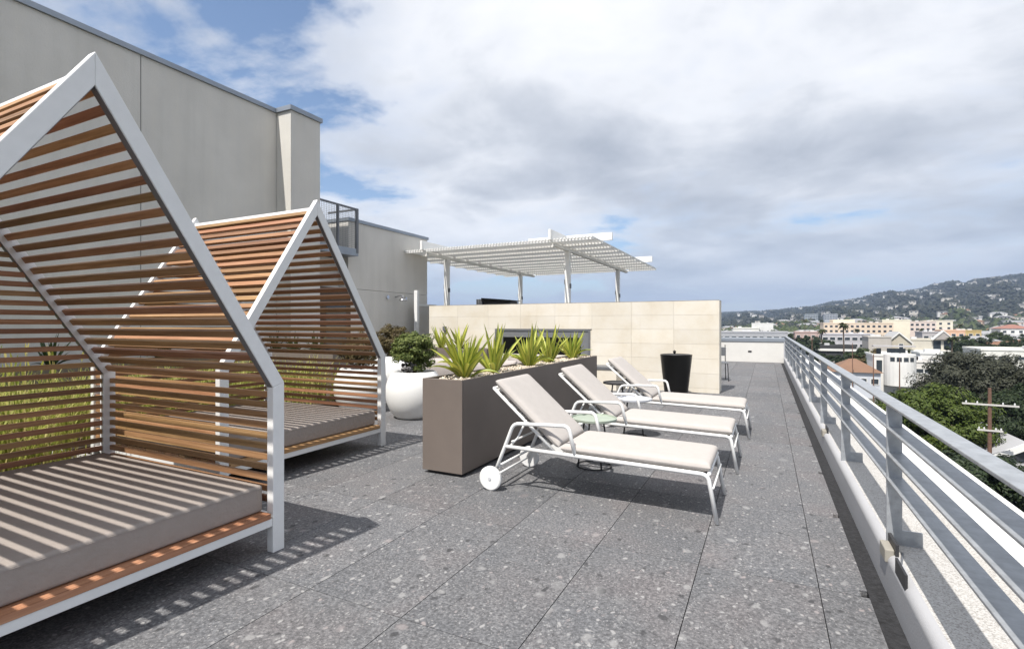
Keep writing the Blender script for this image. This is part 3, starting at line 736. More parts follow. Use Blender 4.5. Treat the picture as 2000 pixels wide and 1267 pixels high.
def side_table(loc, label, m, rz):
    t = thing('side_table', label, 'side table', loc, rz, 'round side tables between the loungers')
    MB().lathe([(0, .455), (.195, .455), (.222, .462), (.225, .485), (.216, .487), (.212, .47), (0, .47)], 44).build('tray_top', m, t, smooth=False, bevel=.002)
    for k in range(4):
        a = k*math.pi/2+.4
        MB().tube([(.10*math.cos(a), .10*math.sin(a), .455), (.17*math.cos(a), .17*math.sin(a), .012)], .008, 8).build('leg', DARK if m is not SAGE else DARK, t, smooth=True)
    MB().tube([(.17*math.cos(k*math.pi/16+.4), .17*math.sin(k*math.pi/16+.4), .012) for k in range(33)], .007, 6).build('foot_ring', DARK, t, smooth=True)
    hd = [(.20*math.cos(u), .20*math.sin(u), .487+.05*math.sin((u-.1)/.5*math.pi)) for u in [.1+.5*k/8 for k in range(9)]]
    MB().tube(hd, .006, 6).build('handle', DARK, t, smooth=True)
    return t
side_table((-1.09*H, 3.49*H, 0), 'sage green round side table between the near and middle loungers', SAGE, 1.9)
side_table((-1.06*H, 4.56*H, 0), 'pale grey round side table between the middle and far loungers', PALEG, 2.2)
side_table((-1.52*H, 5.75*H, 0), 'dark round side table behind the far lounger', DARK, .6)

# black urn
ur = thing('black_urn', 'tall tapered black water urn standing against the limestone wall', 'urn', (-1.13*H, 7.42*H, 0))
MB().lathe([(0, 0), (.205, 0), (.215, .01), (.30, .80), (.303, .815), (.285, .815), (.28, .80), (0, .80)], 48).build('body', BLACK, ur, smooth=False, bevel=.003)
MB().lathe([(0, .80), (.27, .80), (.26, .822), (0, .832)], 40).build('lid', DARK, ur, smooth=True)
MB().lathe([(.022, .82), (.022, .875), (.03, .885), (.026, .85), (0, .91)], 16).build('knob', BLACK, ur, loc=(-.03, 0, 0), smooth=True)

# chair half hidden behind the limestone wall
ch = thing('patio_chair', 'grey metal patio chair half hidden behind the end of the limestone wall', 'chair', (-1.12, 13.9, 0), .2)
MB().box(-.24, .24, -.24, .24, .43, .455).build('seat', GREYM, ch, bevel=.008)
MB().box(-.24, .24, .22, .25, .6, .82).build('backrest', GREYM, ch, bevel=.01)
for x in (-.22, .22):
    for y in (-.22, .235): MB().tube([(x, y, .88 if y > 0 else .45), (x*1.08, y*1.1, 0)], .011, 6).build('leg', DARK, ch)

# ------------------------------------------------------------------ pergola behind the wall
pg = thing('pergola', 'white slatted pergola on four posts behind the limestone wall', 'pergola', (-6.035*H, 9.06*H, 0))
PXs, PYs = (0, 2.70*H), (0, 3.6*H); ZB = 2.42*H
PGW = mat('pergola_white', (.78, .775, .75), .5, var=.04, scale=3)
for x in PXs:
    for y in PYs:
        q = MB().box(x-.065, x+.065, y-.065, y+.065, 0, ZB-.077).build('post', PGW, pg, bevel=.006)
        MB().box(x-.085, x-.066, y-.05, y+.05, 2.45, 2.57).box(x+.066, x+.085, y-.05, y+.05, 2.35, 2.47).build('spotlight', GREYM, q, bevel=.006)
x0, x1 = -1.0*H, 3.45*H; y0, y1 = -.81*H, 4.6*H
for x in PXs:
    MB().box(x-.045, x+.045, -.7*H, 4.5*H, ZB-.075, ZB-.002).build('lower_beam', PGW, pg, bevel=.004)
    MB().box(x-.03, x+.03, -.98*H+.1, 4.45*H, ZB+.045, ZB+.30).build('main_beam', PGW, pg, bevel=.004)
for y in (-.55*H, 3.7*H):
    MB().box(x0+.9, x1+.12, y-.03, y+.03, ZB+.135, ZB+.31).build('cross_beam', PGW, pg, bevel=.004) if False else None
for y in (.0, 3.6*H):
    MB().box(1.9*H, x1+.14, y-.035, y+.035, ZB+.14, ZB+.33).build('cross_beam', PGW, pg, bevel=.004)
nl = 11
for k in range(nl):
    y = y0 + (y1-y0)*k/(nl-1)
    MB().box(x0, x1, y-.022, y+.022, ZB+.0, ZB+.044).build('purlin', PGW, pg)
sm_ = MB().box(-.017, .017, y0-.06, y1+.06, 0, .034).mesh('slat', PGW)
nsl = 74
for k in range(nsl):
    x = x0+.03+(x1-x0-.06)*k/(nsl-1)
    if any(abs(x-q) < .05 for q in PXs): continue
    place('slat', sm_, pg, (x, 0, ZB+.045))

tv = thing('bar_cabinet', 'dark outdoor bar canopy just showing above the limestone wall', 'cabinet', spot(925, 700, 14.6)*1.0)
tv.location = (spot(930, 632, 14.6).x, spot(930, 632, 14.6).y, 0)
MB().box(0, .18, 0, .6, 0, 2.12).build('side_panel', GREYM, tv, bevel=.01)
MB().box(.18, 1.05, 0.05, .55, 0, 2.05).build('body', DARK, tv)
MB().prism([(.18, 2.06), (1.1, 2.06), (1.1, 2.075), (.18, 2.15)], 1, -.03, .62).build('sloped_top', BLACK, tv)

# ------------------------------------------------------------------ hills
sil = [(1100, 622), (1410, 611), (1480, 609), (1560, 604), (1620, 596), (1700, 583), (1800, 568), (1880, 556), (1950, 545), (2000, 541), (2150, 530), (2600, 505), (3600, 520)]
def sil_y(x):
    for (a, ya), (b_, yb) in zip(sil[:-1], sil[1:]):
        if x <= b_: 
            t = max(0, (x-a)/(b_-a)); return ya+(yb-ya)*t
    return sil[-1][1]
def hill_z(x, s, zr):
    """terrain height at image column x, s = 0 (foot) .. 1 (ridge)"""
    zt = H + (632-sil_y(x))/1000*zr
    prof = s*s*(3-2*s)*.75 + s*.25 if s <= 1 else 1-(s-1)*.6
    e_ = max(0, min(s, 1)); env = 4*e_*(1-e_)
    bump = env*(16*math.sin(x*.021+s*5)*math.sin(s*7+x*.013) + 15*abs(math.sin(x*.031+s*1.6)) - 9 + 6*math.sin(x*.083+s*15)) + 3.5*math.sin(x*.11)*math.sin(x*.047)*e_
    return GZ + (zt-GZ)*prof + bump
def zr_of(x): return 4200 - 1700*min(1, max(0, (x-1450)/450))
def ground_z(x, zc):
    zr = zr_of(x); return hill_z(x, (zc-450)/(zr-450), zr) if zc > 450 else GZ
# ------------------------------------------------------------------ town below
ground = tag(MB().add([(-9000, -9000, GZ), (9000, -9000, GZ), (9000, 9000, GZ), (-9000, 9000, GZ)], [(0, 1, 2, 3)]).build('ground', mat('town_ground', (.085, .085, .07), .95, var=.5, scale=.05, detail=8)), kind='structure')
WALLC = {}
def wallm(c, rough=.85):
    k = tuple(round(x, 3) for x in c)
    if k not in WALLC: WALLC[k] = mat('render_%d' % len(WALLC), c, rough, var=.07, scale=.35)
    return WALLC[k]
CREAM, PEACH, WHT, GREYW, BEIGE, OCHRE = (.62, .57, .46), (.62, .36, .22), (.68, .67, .64), (.40, .39, .40), (.45, .41, .33), (.55, .38, .13)
TERRA, ROOFG, ROOFB = (.20, .11, .07), (.27, .27, .28), (.10, .10, .11)
winM = {}
def win_mesh(w, h):
    k = (round(w, 2), round(h, 2))
    if k not in winM:
        winM[k] = (MB().box(-w/2, w/2, -.02, .05, -h/2, h/2).mesh('window', GLASS), MB().box(-w/2-.12, w/2+.12, -.06, .0, h/2, h/2+.12).box(-w/2-.12, w/2+.12, -.08, .0, -h/2-.14, -h/2).box(-w/2-.12, -w/2, -.06, 0, -h/2, h/2).box(w/2, w/2+.12, -.06, 0, -h/2, h/2).mesh('frame', wallm(WHT)))
    return winM[k]
def block(name, label, xa, xb, ytop, zc, depth, wall, roof='flat', rows=0, cols=0, ww=1.6, wh=1.4, roofc=ROOFG, cat='building', group=None, rise=2.5, rz=0.0, base=GZ, hm=None, frames=True):
    c = spot((xa+xb)/2, ytop, zc); w = (xb-xa)*zc/1000; top = c.z if hm is None else base+hm
    b = thing(name, label, cat, (c.x, c.y, base), rz, group); h = top-base
    if roof in ('gable', 'hip'): h -= rise
    MB().box(-w/2, w/2, 0, depth, 0, h).build('wall', wallm(wall), b)
    if roof == 'flat':
        MB().box(-w/2-.15, w/2+.15, -.15, .15, h, h+.5).box(-w/2-.15, w/2+.15, depth-.15, depth+.15, h, h+.5).box(-w/2-.15, -w/2+.15, .15, depth-.15, h, h+.5).box(w/2-.15, w/2+.15, .15, depth-.15, h, h+.5).build('parapet', wallm(tuple(min(.72, q*1.08) for q in wall)), b)
        r_ = random.Random(int(xa*7+xb)); 
        for q in range(2): 
            x = r_.uniform(-w*.35, w*.35); MB().box(x, x+1.6, depth*.4, depth*.4+1.5, h, h+1.1).build('roof_unit', wallm(PALE), b)
    elif roof == 'gable':     # gable towards the camera
        MB().prism([(-w/2, h), (w/2, h), (0, h+rise)], 1, .02, depth).build('gable', wallm(wall), b)
        for s in (-1, 1):
            L_ = math.hypot(w/2+.4, rise*(w/2+.4)/(w/2)); k = rise/(w/2)
            MB().prism([(0, h+rise+.02), (s*(w/2+.4), h-.4*k+.02), (s*(w/2+.4), h-.4*k+.3), (0, h+rise+.32)], 1, -.4, depth+.4).build('roof_slope', wallm(roofc), b)
            MB().prism([(0, h+rise-.25), (s*(w/2+.4), h-.4*k-.25), (s*(w/2+.4), h-.4*k+.32), (0, h+rise+.34)], 1, -.5, -.401).build('barge_board', wallm(WHT), b)
    elif roof == 'hip':
        d = depth; e = .5; q = min(w, d)*.42
        v = [(-w/2-e, -e, h), (w/2+e, -e, h), (w/2+e, d+e, h), (-w/2-e, d+e, h), (-w/2+q, d/2, h+rise), (w/2-q, d/2, h+rise)]
        MB().add(v, [(0, 1, 5, 4), (1, 2, 5), (2, 3, 4, 5), (3, 0, 4), (3, 2, 1, 0)]).build('roof', wallm(roofc), b)
    if rows:
        me, fe = win_mesh(ww, wh)
        for i in range(rows):
            for j in range(cols):
                x = -w/2 + w*(j+.5)/cols; z = h - 1.9 - i*3.1
                if z < 1: continue
                o = place('window', me, b, (x, -.031, z))
                if frames: place('frame', fe, o)
    return b
PALE = (.55, .55, .55)

# main buildings in the view, near to far
b = block('grey_roofed_house', 'house with a pale grey gable roof and dark gable window, below the utility pole', 1915, 2090, 868, 41, 12, (.42, .42, .42), 'gable', 0, 0, roofc=(.36, .36, .37), cat='house', rise=2.1)
MB().prism([(-1.6, 5.0), (1.6, 5.0), (0, 6.2)], 1, -.06, 0).build('gable_window', GLASS, b)
for k in range(2):
    d_ = MB().prism([(-.9+k*2.6, 4.4), (.9+k*2.6, 4.4), (k*2.6, 5.1)], 1, -2.0, -.45).build('dormer', wallm((.36, .36, .37)), b)
    MB().prism([(-.7+k*2.6, 4.42), (.7+k*2.6, 4.42), (k*2.6, 4.95)], 1, -2.03, -2.0).build('pane', GLASS, d_)

b = block('white_modern_house', 'white flat roofed modern house with a round bay behind the green tree', 1712, 1776, 694, 118, 14, WHT, 'flat', 0, 0, cat='house')
MB().lathe([(3.0, 2.2), (3.0, 9.2), (2.9, 9.3), (0, 9.3)], 24, (1.0, -1.4, 0)).build('round_bay', wallm(WHT), b)
for k in range(4):
    a = -math.pi/2 + (k-1.5)*.42; o = place('window', win_mesh(.9, .9)[0], b, (1+3.02*math.cos(a), -1.4+3.02*math.sin(a), 8.2), (0, 0, a+math.pi/2))
for x, z, w_, h_ in ((-2.6, 6.2, 1.1, 3.0), (-2.7, 9.6, .9, 1.8), (.6, 10.0, 3.5, 1.0)):
    o = place('window', win_mesh(w_, h_)[0], b, (x, -.031, z))
MB().box(-3.9, 4.0, -1.2, 1.0, 10.9, 11.15).build('balcony_roof', wallm(GREYW), b)
block('white_flat_house', 'white house wing with a long dark roof edge beside the round bay', 1760, 1815, 706, 116, 12, (.60, .58, .55), 'flat', 1, 4, 1.6, .9, cat='house')
block('white_annex', 'small white block with one window left of the olive tree', 1802, 1838, 690, 128, 9, WHT, 'flat', 1, 1, 1.4, 1.2, cat='house')
block('brown_roof_house', 'house with brown tiled hip roof left of the round bay house', 1636, 1712, 702, 112, 13, (.50, .52, .56), 'hip', 2, 4, 1.3, 1.1, roofc=(.19, .11, .07), cat='house', rise=2.6)
b = block('beige_gable_house', 'beige house with white trimmed gable and one tall window', 1736, 1776, 648, 185, 16, BEIGE, 'gable', 0, 0, roofc=(.36, .36, .36), cat='house', rise=3.6)
o = place('window', win_mesh(1.2, 2.0)[0], b, (.6, -.031, 8.0)); place('frame', win_mesh(1.2, 2.0)[1], o)
b = block('porch_house', 'beige house with a small dark gabled porch right of the gable house', 1776, 1845, 663, 187, 14, (.50, .47, .40), 'flat', 0, 0, cat='house')
MB().prism([(1.8, 10.6), (7.2, 10.6), (4.5, 13.4)], 1, -1.2, 1.0).build('porch_gable', wallm((.36, .33, .31)), b)
for s in (-1, 1): MB().prism([(4.5, 13.4), (4.5+s*3.2, 10.2), (4.5+s*3.2, 10.6), (4.5, 13.85)], 1, -1.4, 1.0).build('barge_board', wallm(WHT), b)
for x in (2.9, 5.9): MB().box(x-1.1, x+1.1, -.06, 0, 7.0, 10.4).build('opening', GLASS, b)
MB().box(-6, 6.5, -2.4, -.1, 5.6, 6.6).build('terrace', wallm(WHT), b)
block('beige_wing', 'plain beige wall wing left of the gable house', 1700, 1737, 658, 186, 14, (.43, .40, .36), 'flat', 0, 0, cat='house')
block('grey_apartment', 'grey apartment block with two rows of dark windows behind the long carport', 1612, 1698, 652, 235, 16, (.44, .43, .45), 'flat', 3, 7, 2.0, 1.3, cat='building')
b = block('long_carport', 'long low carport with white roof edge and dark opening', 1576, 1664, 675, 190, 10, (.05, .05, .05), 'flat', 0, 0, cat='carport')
MB().box(-8.4, 8.4, -.6, .2, 6.2, 7.0).build('roof_edge', wallm(WHT), b)
MB().box(-8.4, 8.4, -.9, -.16, 0, 2.6).build('low_wall', wallm((.50, .44, .42)), b)
b = block('peach_apartment', 'long peach and cream apartment block across the middle of the town', 1618, 1732, 630, 330, 26, (.66, .54, .42), 'flat', 3, 13, 1.5, 1.3, cat='building', frames=False)
block('cream_apartment', 'tall cream end block of the long apartment building', 1630, 1666, 624, 338, 20, (.68, .62, .50), 'flat', 0, 0, cat='building')
block('cream_hall', 'large windowless cream block right of the peach apartments', 1728, 1772, 624, 345, 20, (.70, .65, .52), 'flat', 0, 0, cat='building')
block('pink_apartment', 'pale pinkish apartment block beyond the gable house', 1772, 1822, 627, 350, 20, (.62, .53, .48), 'flat', 2, 6, 1.6, 1.4, cat='building', frames=False)
block('cream_block', 'cream block with flat roof at the right of the pink apartments', 1818, 1856, 625, 352, 20, (.68, .63, .52), 'flat', 2, 3, 1.5, 1.4, cat='building', frames=False)
block('peach_house', 'peach house between the porch house and the dark trees', 1845, 1880, 645, 240, 12, (.60, .38, .26), 'flat', 1, 3, 1.5, 1.3, cat='house')
block('ochre_house', 'ochre yellow house among trees on the right', 1880, 1912, 645, 250, 12, (.48, .36, .16), 'flat', 2, 3, 1.4, 1.2, cat='house')
block('pale_house', 'pale house with low roof in front of the ochre house', 1872, 1908, 660, 205, 11, (.50, .45, .40), 'hip', 1, 3, 1.4, 1.2, roofc=(.34, .31, .28), cat='house', rise=2.0)
block('white_long_building', 'long white flat roofed building at the right edge behind the olive tree', 1938, 2080, 684, 130, 14, (.66, .65, .60), 'flat', 1, 6, 2.4, .8, cat='building')
block('white_far_house', 'white house with red roof patch at the far right edge', 1962, 2010, 632, 300, 14, WHT, 'hip', 2, 4, 1.6, 1.3, roofc=(.26, .13, .10), cat='house', rise=2.4)
block('grey_flat_house', 'grey house with lattice top behind the porch house', 1806, 1842, 648, 215, 12, (.40, .38, .38), 'flat', 1, 3, 1.6, 1.0, cat='house')
block('pinkish_house', 'brownish pink house beyond the far end of the railing', 1556, 1606, 648, 250, 14, (.42, .31, .28), 'flat', 2, 4, 1.4, 1.3, cat='house')
block('white_low_building', 'white low building with a stair tower above the end parapet', 1434, 1480, 640, 260, 16, (.64, .63, .58), 'flat', 1, 5, 1.8, 1.2, cat='building')
block('grey_low_building', 'long low grey building with dark windows just above the end parapet', 1405, 1530, 648, 200, 12, (.38, .38, .40), 'flat', 1, 10, 1.8, 1.0, cat='building')
block('white_studio', 'small white building among the far trees left of the palms', 1470, 1508, 630, 520, 14, WHT, 'flat', 0, 0, cat='building')
block('pale_slab', 'pale slab building far off below the hills', 1574, 1596, 612, 900, 30, (.36, .39, .42), 'flat', 3, 5, 3.5, 1.5, cat='building', frames=False)
block('pale_slab', 'stepped pale slab building far off beside the first one', 1612, 1634, 612, 920, 30, (.40, .42, .45), 'flat', 3, 5, 3.5, 1.5, cat='building', frames=False)

# utility poles
def pole(x, ytop, zc, label, arms, s=1.0):
    p = spot(x, ytop, zc); b = thing('utility_pole', label, 'utility pole', (p.x, p.y, GZ), -YAW*.3)
    h = p.z-GZ
    MB().tube([(0, 0, 0), (0, 0, h)], [.17*s, .11*s], 10).build('shaft', WOODPOLE, b)
    for dz, w in arms:
        c = MB().box(-w, w, -.18, -.06, h-dz-.06, h-dz+.06).build('crossarm', wallm((.52, .50, .47)), b)
        for q in (-.85, -.45, .45, .85): MB().lathe([(.05, 0), (.06, .08), (.03, .18), (0, .19)], 8, (q*w, -.12, h-dz+.06)).build('insulator', wallm(PALE), c)
    return b
pole(1933, 756, 40, 'near wooden utility pole with two white crossarms at the right', ((1.3, 1.65), (3.3, .0001+.75)))
pole(1706, 690, 105, 'slim reddish utility pole beside the round bay house', (), .8)
pole(1757, 697, 100, 'short dark utility pole behind the green tree', (), .8)
pole(1665, 668, 110, 'thin utility pole in front of the brown roofed house', (), .6)
pole(1586, 655, 150, 'thin wooden pole at the left end of the carport', (), .8)

# trees
def tree_mesh(seed, rx, rz, m, clumps, per, size, trunk_h, shell=.5):
    r = random.Random(seed)
    cm = leaf_cloud(MB(), (0, 0, trunk_h+rz*.75), rx, rx, rz, clumps, per, size, r, shell).mesh('crown', m)
    t = MB().tube([(0, 0, 0), (.1*rx*.2, 0, trunk_h*.6), (0, .05*rx, trunk_h+rz*.5)], [rx*.07, rx*.055, rx*.03], 8)
    for k in range(5):
        a = k*1.26+r.uniform(-.3, .3); t.tube([(0, 0, trunk_h*.75), (rx*.35*math.cos(a), rx*.35*math.sin(a), trunk_h+rz*.5), (rx*.7*math.cos(a), rx*.7*math.sin(a), trunk_h+rz*(.7+.5*r.random()))], [rx*.04, rx*.028, rx*.01], 6)
    return cm, t.mesh('trunk', BARK)
def tree(name, label, loc, meshes, s=1.0, group=None, rz=0.0, base=GZ):
    t = thing(name, label, 'tree', (loc[0], loc[1], base), rz, group); t.scale = (s, s, s)
    place('crown', meshes[0], t); place('trunk', meshes[1], t)
    return t
# near trees
p = spot(1812, 760, 47); tree('leafy_tree', 'bright green round tree beyond the railing', p, tree_mesh(1, 4.6, 4.1, LEAF_G, 300, 210, .15, 3.3, .35))
p = spot(1905, 700, 64); tree('olive_tree', 'tall grey olive coloured tree behind the bright green tree', p, tree_mesh(2, 6.2, 5.6, LEAF_O, 420, 210, .17, 2.8, .3))
p = spot(2020, 740, 60); tree('olive_tree', 'grey olive coloured tree at the right edge of the view', p, tree_mesh(3, 5.2, 4.4, LEAF_O, 300, 190, .17, 2.6, .3))
p = spot(1900, 850, 36); tree('dark_tree', 'dark green tree below the bright tree, behind the utility pole', p, tree_mesh(4, 3.6, 2.6, LEAF_D, 200, 130, .16, 2.6))
p = spot(1990, 800, 56); tree('dark_tree', 'dark tree behind the grey roofed house', p, tree_mesh(5, 4.6, 3.4, LEAF_D, 200, 120, .18, 3.4))
p = spot(1840, 960, 27); tree('dark_tree', 'dark foliage tree low beside the parapet', p, tree_mesh(6, 3.3, 2.2, LEAF_D, 200, 130, .15, 2.4))
p = spot(1748, 780, 60); tree('dark_tree', 'dark green tree at the left of the bright tree', p, tree_mesh(7, 3.2, 2.6, LEAF_M, 160, 120, .17, 2.8))
p = spot(1930, 1000, 21); tree('dark_tree', 'leafy dark tree directly below the near railing', p, tree_mesh(8, 2.6, 2.0, LEAF_M, 200, 140, .13, 2.0))
VAR = [tree_mesh(20+k, 4.0, 3.4, (LEAF_M, LEAF_D, LEAF_M, LEAF_D, LEAF_R)[k], 90, 60, .30, 3.2) for k in range(5)]
# palm grove in front of the gable house and scattered town trees
rt = random.Random(11)
def tree_label(x, zc, s, v):
    return '%s %s tree %s, %s' % ('large' if s > 1.1 else 'medium' if s > .85 else 'small', ('mid green', 'dark green', 'mid green', 'dark green', 'russet')[v],
        ('beyond the end parapet', 'beyond the far railing', 'by the peach apartments', 'by the gable house', 'by the ochre house', 'at the right edge')[min(5, max(0, int((x-1400)/110)))],
        'close below the terrace' if zc < 160 else 'among the nearer houses' if zc < 260 else 'among the middle houses' if zc < 420 else 'in the far part of town')
named = [(1690, 700, 131, 1.1, 0), (1728, 702, 140, 1.0, 2), (1668, 704, 133, 1.0, 1), (1708, 704, 129, 1.05, 4), (1748, 704, 150, .95, 2), (1630, 704, 150, .8, 1), (1600, 704, 160, .8, 1), (1620, 706, 120, .55, 1),
         (1885, 655, 190, 1.1, 1), (1925, 660, 175, 1.3, 1), (1965, 665, 165, 1.2, 1), (1995, 655, 190, 1.2, 1), (1945, 645, 240, 1.4, 0), (1905, 640, 290, 1.3, 0), (1858, 662, 200, .8, 0),
         (1575, 655, 215, .9, 1), (1605, 668, 205, .8, 1), (1640, 668, 210, .8, 1), (1590, 640, 280, 1.2, 1), (1556, 640, 300, 1.1, 1), (1690, 668, 205, .8, 1), (1655, 640, 300, .7, 0), (1700, 642, 300, .8, 0)]
for k, (x, y, zc, s, v) in enumerate(named):
    p = spot(x, y, zc); tree('town_tree', tree_label(x, zc, s, v), p, VAR[v], s, 'town trees between the houses', rt.uniform(0, 6))
for k in range(150):
    zc = rt.choice((rt.uniform(150, 300), rt.uniform(230, 800))); x = rt.uniform(1400, 2080); p = spot(x, 640, zc); v = rt.choice((0, 1, 1, 2, 3)); s = rt.uniform(.7, 1.35)
    if 1612 < x < 1850 and zc < 240: continue
    tree('town_tree', tree_label(x, zc, s, v), p, VAR[v], s, 'town trees between the houses', rt.uniform(0, 6), ground_z(x, zc))

# palms
def palm_mesh(seed, h=16):
    r = random.Random(seed); f = MB()
    for k in range(26):
        a = k*2.4; e = r.uniform(-.9, 1.1); pts = []
        for i in range(5):
            s = i/4; pts.append(Vector((math.cos(a)*s*1.7*math.cos(e*.6), math.sin(a)*s*1.7*math.cos(e*.6), h+s*1.4*e-s*s*1.0)))
        side = Vector((-math.sin(a), math.cos(a), 0))
        for i in range(4):
            w0, w1 = .34*math.sin(math.pi*(i/4*.85+.1)), .34*math.sin(math.pi*((i+1)/4*.85+.1))
            f.add([pts[i]-side*w0-Vector((0,0,w0*.5)), pts[i], pts[i+1], pts[i+1]-side*w1-Vector((0,0,w1*.5))], [(0, 1, 2, 3)])
            f.add([pts[i]+side*w0-Vector((0,0,w0*.5)), pts[i], pts[i+1], pts[i+1]+side*w1-Vector((0,0,w1*.5))], [(0, 1, 2, 3)])
    return f.mesh('fronds', FROND), MB().tube([(0, 0, 0), (.15, .05, h*.5), (0, 0, h)], [.28, .2, .17], 8).mesh('trunk', BARK)
PALM = palm_mesh(3)
for x, y, zc, s, lab in ((1647, 628, 175, 1.0, 'tallest fan palm in front of the peach apartments'), (1605, 640, 200, .95, 'fan palm with shaggy trunk at the left of the grey apartments'), (1572, 622, 420, 1.1, 'far palm left of the peach apartments'),
        (1604, 622, 440, 1.1, 'far palm just left of the cream end block'), (1674, 640, 290, 1.0, 'palm in front of the cream end block'), (1800, 640, 230, 1.0, 'palm behind the porch house'), (1860, 655, 150, .95, 'palm right of the porch house'), (1875, 630, 300, 1.1, 'palm before the cream blocks on the right'), (1776, 680, 150, .85, 'small palm on the terrace of the porch house')):
    p = spot(x, y, zc); t = thing('fan_palm', lab, 'palm', (p.x, p.y, GZ), rt.uniform(0, 6), 'fan palms in the town'); k = (p.z-GZ)/16.5
    t.scale = (s*1.15, s*1.15, k); place('fronds', PALM[0], t); place('trunk', PALM[1], t)

# filling of small far buildings
cols_ = [WHT, CREAM, (.58, .48, .40), (.50, .50, .50), (.60, .44, .33), (.55, .53, .48)]
boxes = [[MB().box(-w/2, w/2, 0, 12, 0, h).mesh('wall', wallm(c)) for w, h in ((14, 7), (22, 9), (10, 6))] for c in cols_]
roofs = [MB().add([(-w/2-.5, -.5, h), (w/2+.5, -.5, h), (w/2+.5, 12.5, h), (-w/2-.5, 12.5, h), (-w/4, 6, h+2.2), (w/4, 6, h+2.2)], [(0, 1, 5, 4), (1, 2, 5), (2, 3, 4, 5), (3, 0, 4), (3, 2, 1, 0)]).mesh('roof', wallm(rc)) for w, h, rc in ((14, 7, TERRA), (22, 9, ROOFG), (10, 6, (.3, .25, .22)))]
for k in range(190):
    q_ = k % 4; zc, x = (rt.uniform(190, 430), rt.uniform(1845, 2090)) if q_ == 0 else (rt.uniform(260, 430), rt.uniform(1400, 1612)) if q_ == 1 and k % 8 == 1 else (rt.uniform(360, 950), rt.uniform(1400, 2100)); p = spot(x, 640, zc)
    i, j = rt.randrange(6), rt.randrange(3)
    lab = '%s %s house under the hills, %s, %s' % (('white', 'cream', 'tan', 'grey', 'peach', 'stone coloured')[i], ('red roofed', 'wide grey roofed', 'small brown roofed')[j], ('beyond the end parapet', 'behind the peach apartments', 'behind the gable house', 'behind the olive tree')[0 if x < 1600 else 1 if x < 1720 else 2 if x < 1860 else 3], 'close by' if zc < 300 else 'nearer the town' if zc < 550 else 'farther off')
    t = thing('town_house', lab, 'house', (p.x, p.y, ground_z(x, zc)-.5), rt.uniform(-.5, .5), 'small houses at the foot of the hills')
    place('wall', boxes[i][j], t); place('roof', roofs[j], t); w = (14, 22, 10)[j]; h = (7, 9, 6)[j]
    me = win_mesh(1.6, 1.3)[0]
    for q in range(3): place('window', me, t, (-w/2+w*(q+.5)/3, -.031, h-2))

xs = [1080+14*k for k in range(0, 140)]; ss = [k/26 for k in range(-1, 36)]
v = []; f = []
for s in ss:
    for x in xs:
        zr = zr_of(x); zc = 450+(zr-450)*max(s, -.1); p = spot(x, 632, zc); v.append((p.x, p.y, hill_z(x, s, zr) if s >= 0 else GZ-1))
nxs = len(xs)
for j in range(len(ss)-1):
    for i in range(nxs-1): f.append((j*nxs+i, j*nxs+i+1, (j+1)*nxs+i+1, (j+1)*nxs+i))
hills = tag(MB().add(v, f).build('hills', mat('hill_scrub', (.02, .022, .015), .95, var=.5, scale=.02, detail=8), smooth=True), kind='structure')
HT = MB(); rh = random.Random(21)
ico = [(0, 0, 1), (.9, 0, .2), (.28, .86, .25), (-.73, .53, .2), (-.73, -.53, .22), (.28, -.86, .2), (.5, .4, -.4), (-.5, .4, -.4), (-.1, -.6, -.4)]
icf = [(0,1,2),(0,2,3),(0,3,4),(0,4,5),(0,5,1),(1,6,2),(2,7,3),(3,7,4),(4,8,5),(5,8,1),(2,6,7),(1,8,6),(4,7,8)]
for k in range(12500):
    x = rh.uniform(1380, 2250); s = rh.random()**.75*1.02; zr = zr_of(x); zc = 450+(zr-450)*s
    p = spot(x, 632, zc); z = hill_z(x, s, zr); r_ = rh.uniform(3.0, 7.0)*(1.15 if zc > 2800 else 1)*(1.35 if s > .97 and rh.random() < .3 else 1); a = rh.uniform(0, 6.28); ca, sa = math.cos(a)*r_, math.sin(a)*r_; hz_ = r_*rh.uniform(.7, 1.3)
    HT.add([(p.x+q[0]*ca-q[1]*sa, p.y+q[0]*sa+q[1]*ca, z+hz_*.5+q[2]*hz_) for q in ico], icf)
LEAF_H = leaf_mat('hill_foliage', (.007, .011, .006), (.013, .018, .009), (.028, .03, .016), 0.0)
tag(HT.build('hill_trees', LEAF_H), 'dark trees covering the far hillside', 'woods', kind='stuff')
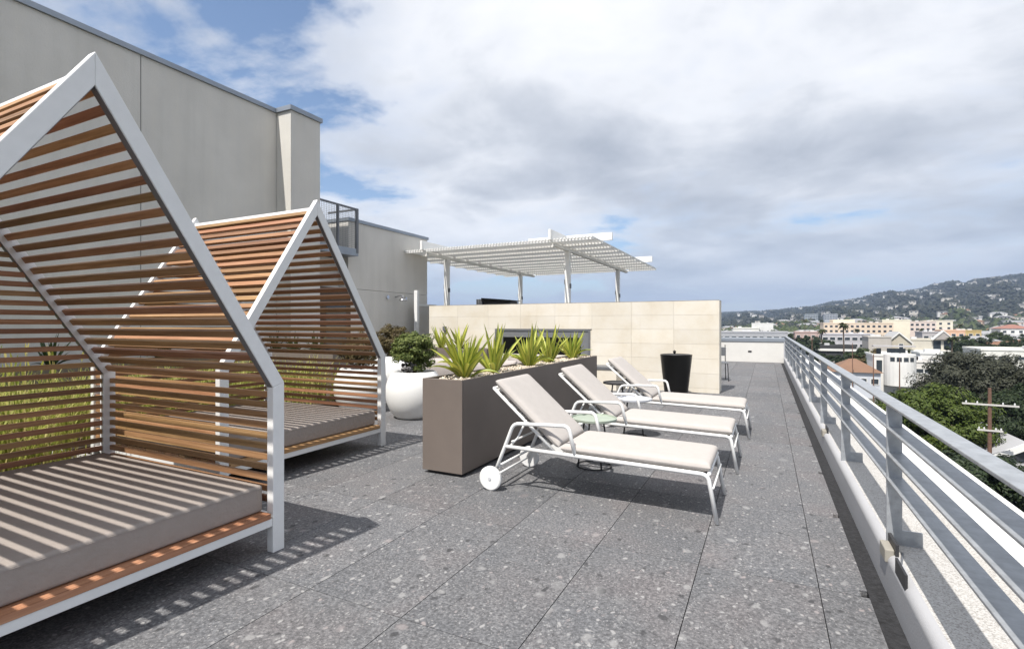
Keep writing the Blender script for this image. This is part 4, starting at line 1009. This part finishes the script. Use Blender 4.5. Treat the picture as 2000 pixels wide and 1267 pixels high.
# far green belt of trees between town and hills
BT = MB()
for k in range(1500):
    zc = rh.uniform(430, 900); x = rh.uniform(1390, 2100); p = spot(x, 632, zc); r_ = rh.uniform(3, 6); a = rh.uniform(0, 6); ca, sa = math.cos(a)*r_, math.sin(a)*r_
    hz_ = r_*rh.uniform(.8, 1.2)
    zt = 3+rh.random()*3
    BT.add([(p.x+q[0]*ca-q[1]*sa, p.y+q[0]*sa+q[1]*ca, ground_z(x, zc)+zt+q[2]*hz_) for q in ico], icf)
tag(BT.build('tree_belt', leaf_mat('belt_foliage', (.02, .03, .009), (.035, .05, .014), (.06, .075, .025), 0.0)), 'green belt of far trees at the foot of the hills', 'woods', kind='stuff')
# houses on the hillside
hm_ = [[MB().box(-w/2, w/2, 0, 10, -6, h).box(-w/2-.6, w/2+.6, -.8, 10.6, h, h+.6).mesh('wall', wallm(c)) for w, h in ((16, 6), (26, 5), (11, 8))] for c in ((.60, .59, .57), (.50, .47, .42), (.40, .38, .36))]
for k in range(230):
    x = rh.uniform(1440, 2120); s = rh.uniform(.1, .93) if k % 5 < 2 else min(.94, max(.08, rh.choice((.14, .25, .38, .52, .68, .82)) + .05*math.sin(x*.013) + rh.gauss(0, .012))); zr = zr_of(x); zc = 450+(zr-450)*s; p = spot(x, 632, zc)
    j = rh.randrange(3); w, h = ((16, 6), (26, 5), (11, 8))[j]
    ci = rh.randrange(3); lab = '%s %s house %s, %s' % (('white', 'beige', 'grey')[ci], ('small', 'long low', 'tall narrow')[j], ('low on the wooded hill', 'halfway up the wooded hill', 'near the ridge of the wooded hill')[0 if s < .4 else 1 if s < .7 else 2], ('above the end parapet', 'above the peach apartments', 'above the gable house', 'above the olive tree')[0 if x < 1600 else 1 if x < 1720 else 2 if x < 1860 else 3])
    t = thing('hillside_house', lab, 'house', (p.x, p.y, hill_z(x, s, zr)+4.5), rh.uniform(-.6, .6), 'houses on the hillside'); t.scale = (rh.uniform(.5, .9),)*3
    place('wall', hm_[ci][j], t)
    for q in range(2): place('window', win_mesh(3.0, 2.2)[0], t, (-w/2+w*(q+.5)/2, -.031, h-2.2))

# ------------------------------------------------------------------ haze
hz_m = bpy.data.materials.new('haze'); hz_m.use_nodes = True; t = hz_m.node_tree; t.nodes.clear()
o = N(t, 'ShaderNodeOutputMaterial'); pv = N(t, 'ShaderNodeVolumePrincipled'); pv.inputs['Density'].default_value = .00015
pv.inputs['Color'].default_value = (.55, .70, .98, 1); pv.inputs['Anisotropy'].default_value = .2
L(t, pv.outputs[0], o.inputs['Volume'])
tag(MB().box(-9500, 9500, -9500, 9500, GZ-30, 520).build('haze', hz_m), kind='stuff')
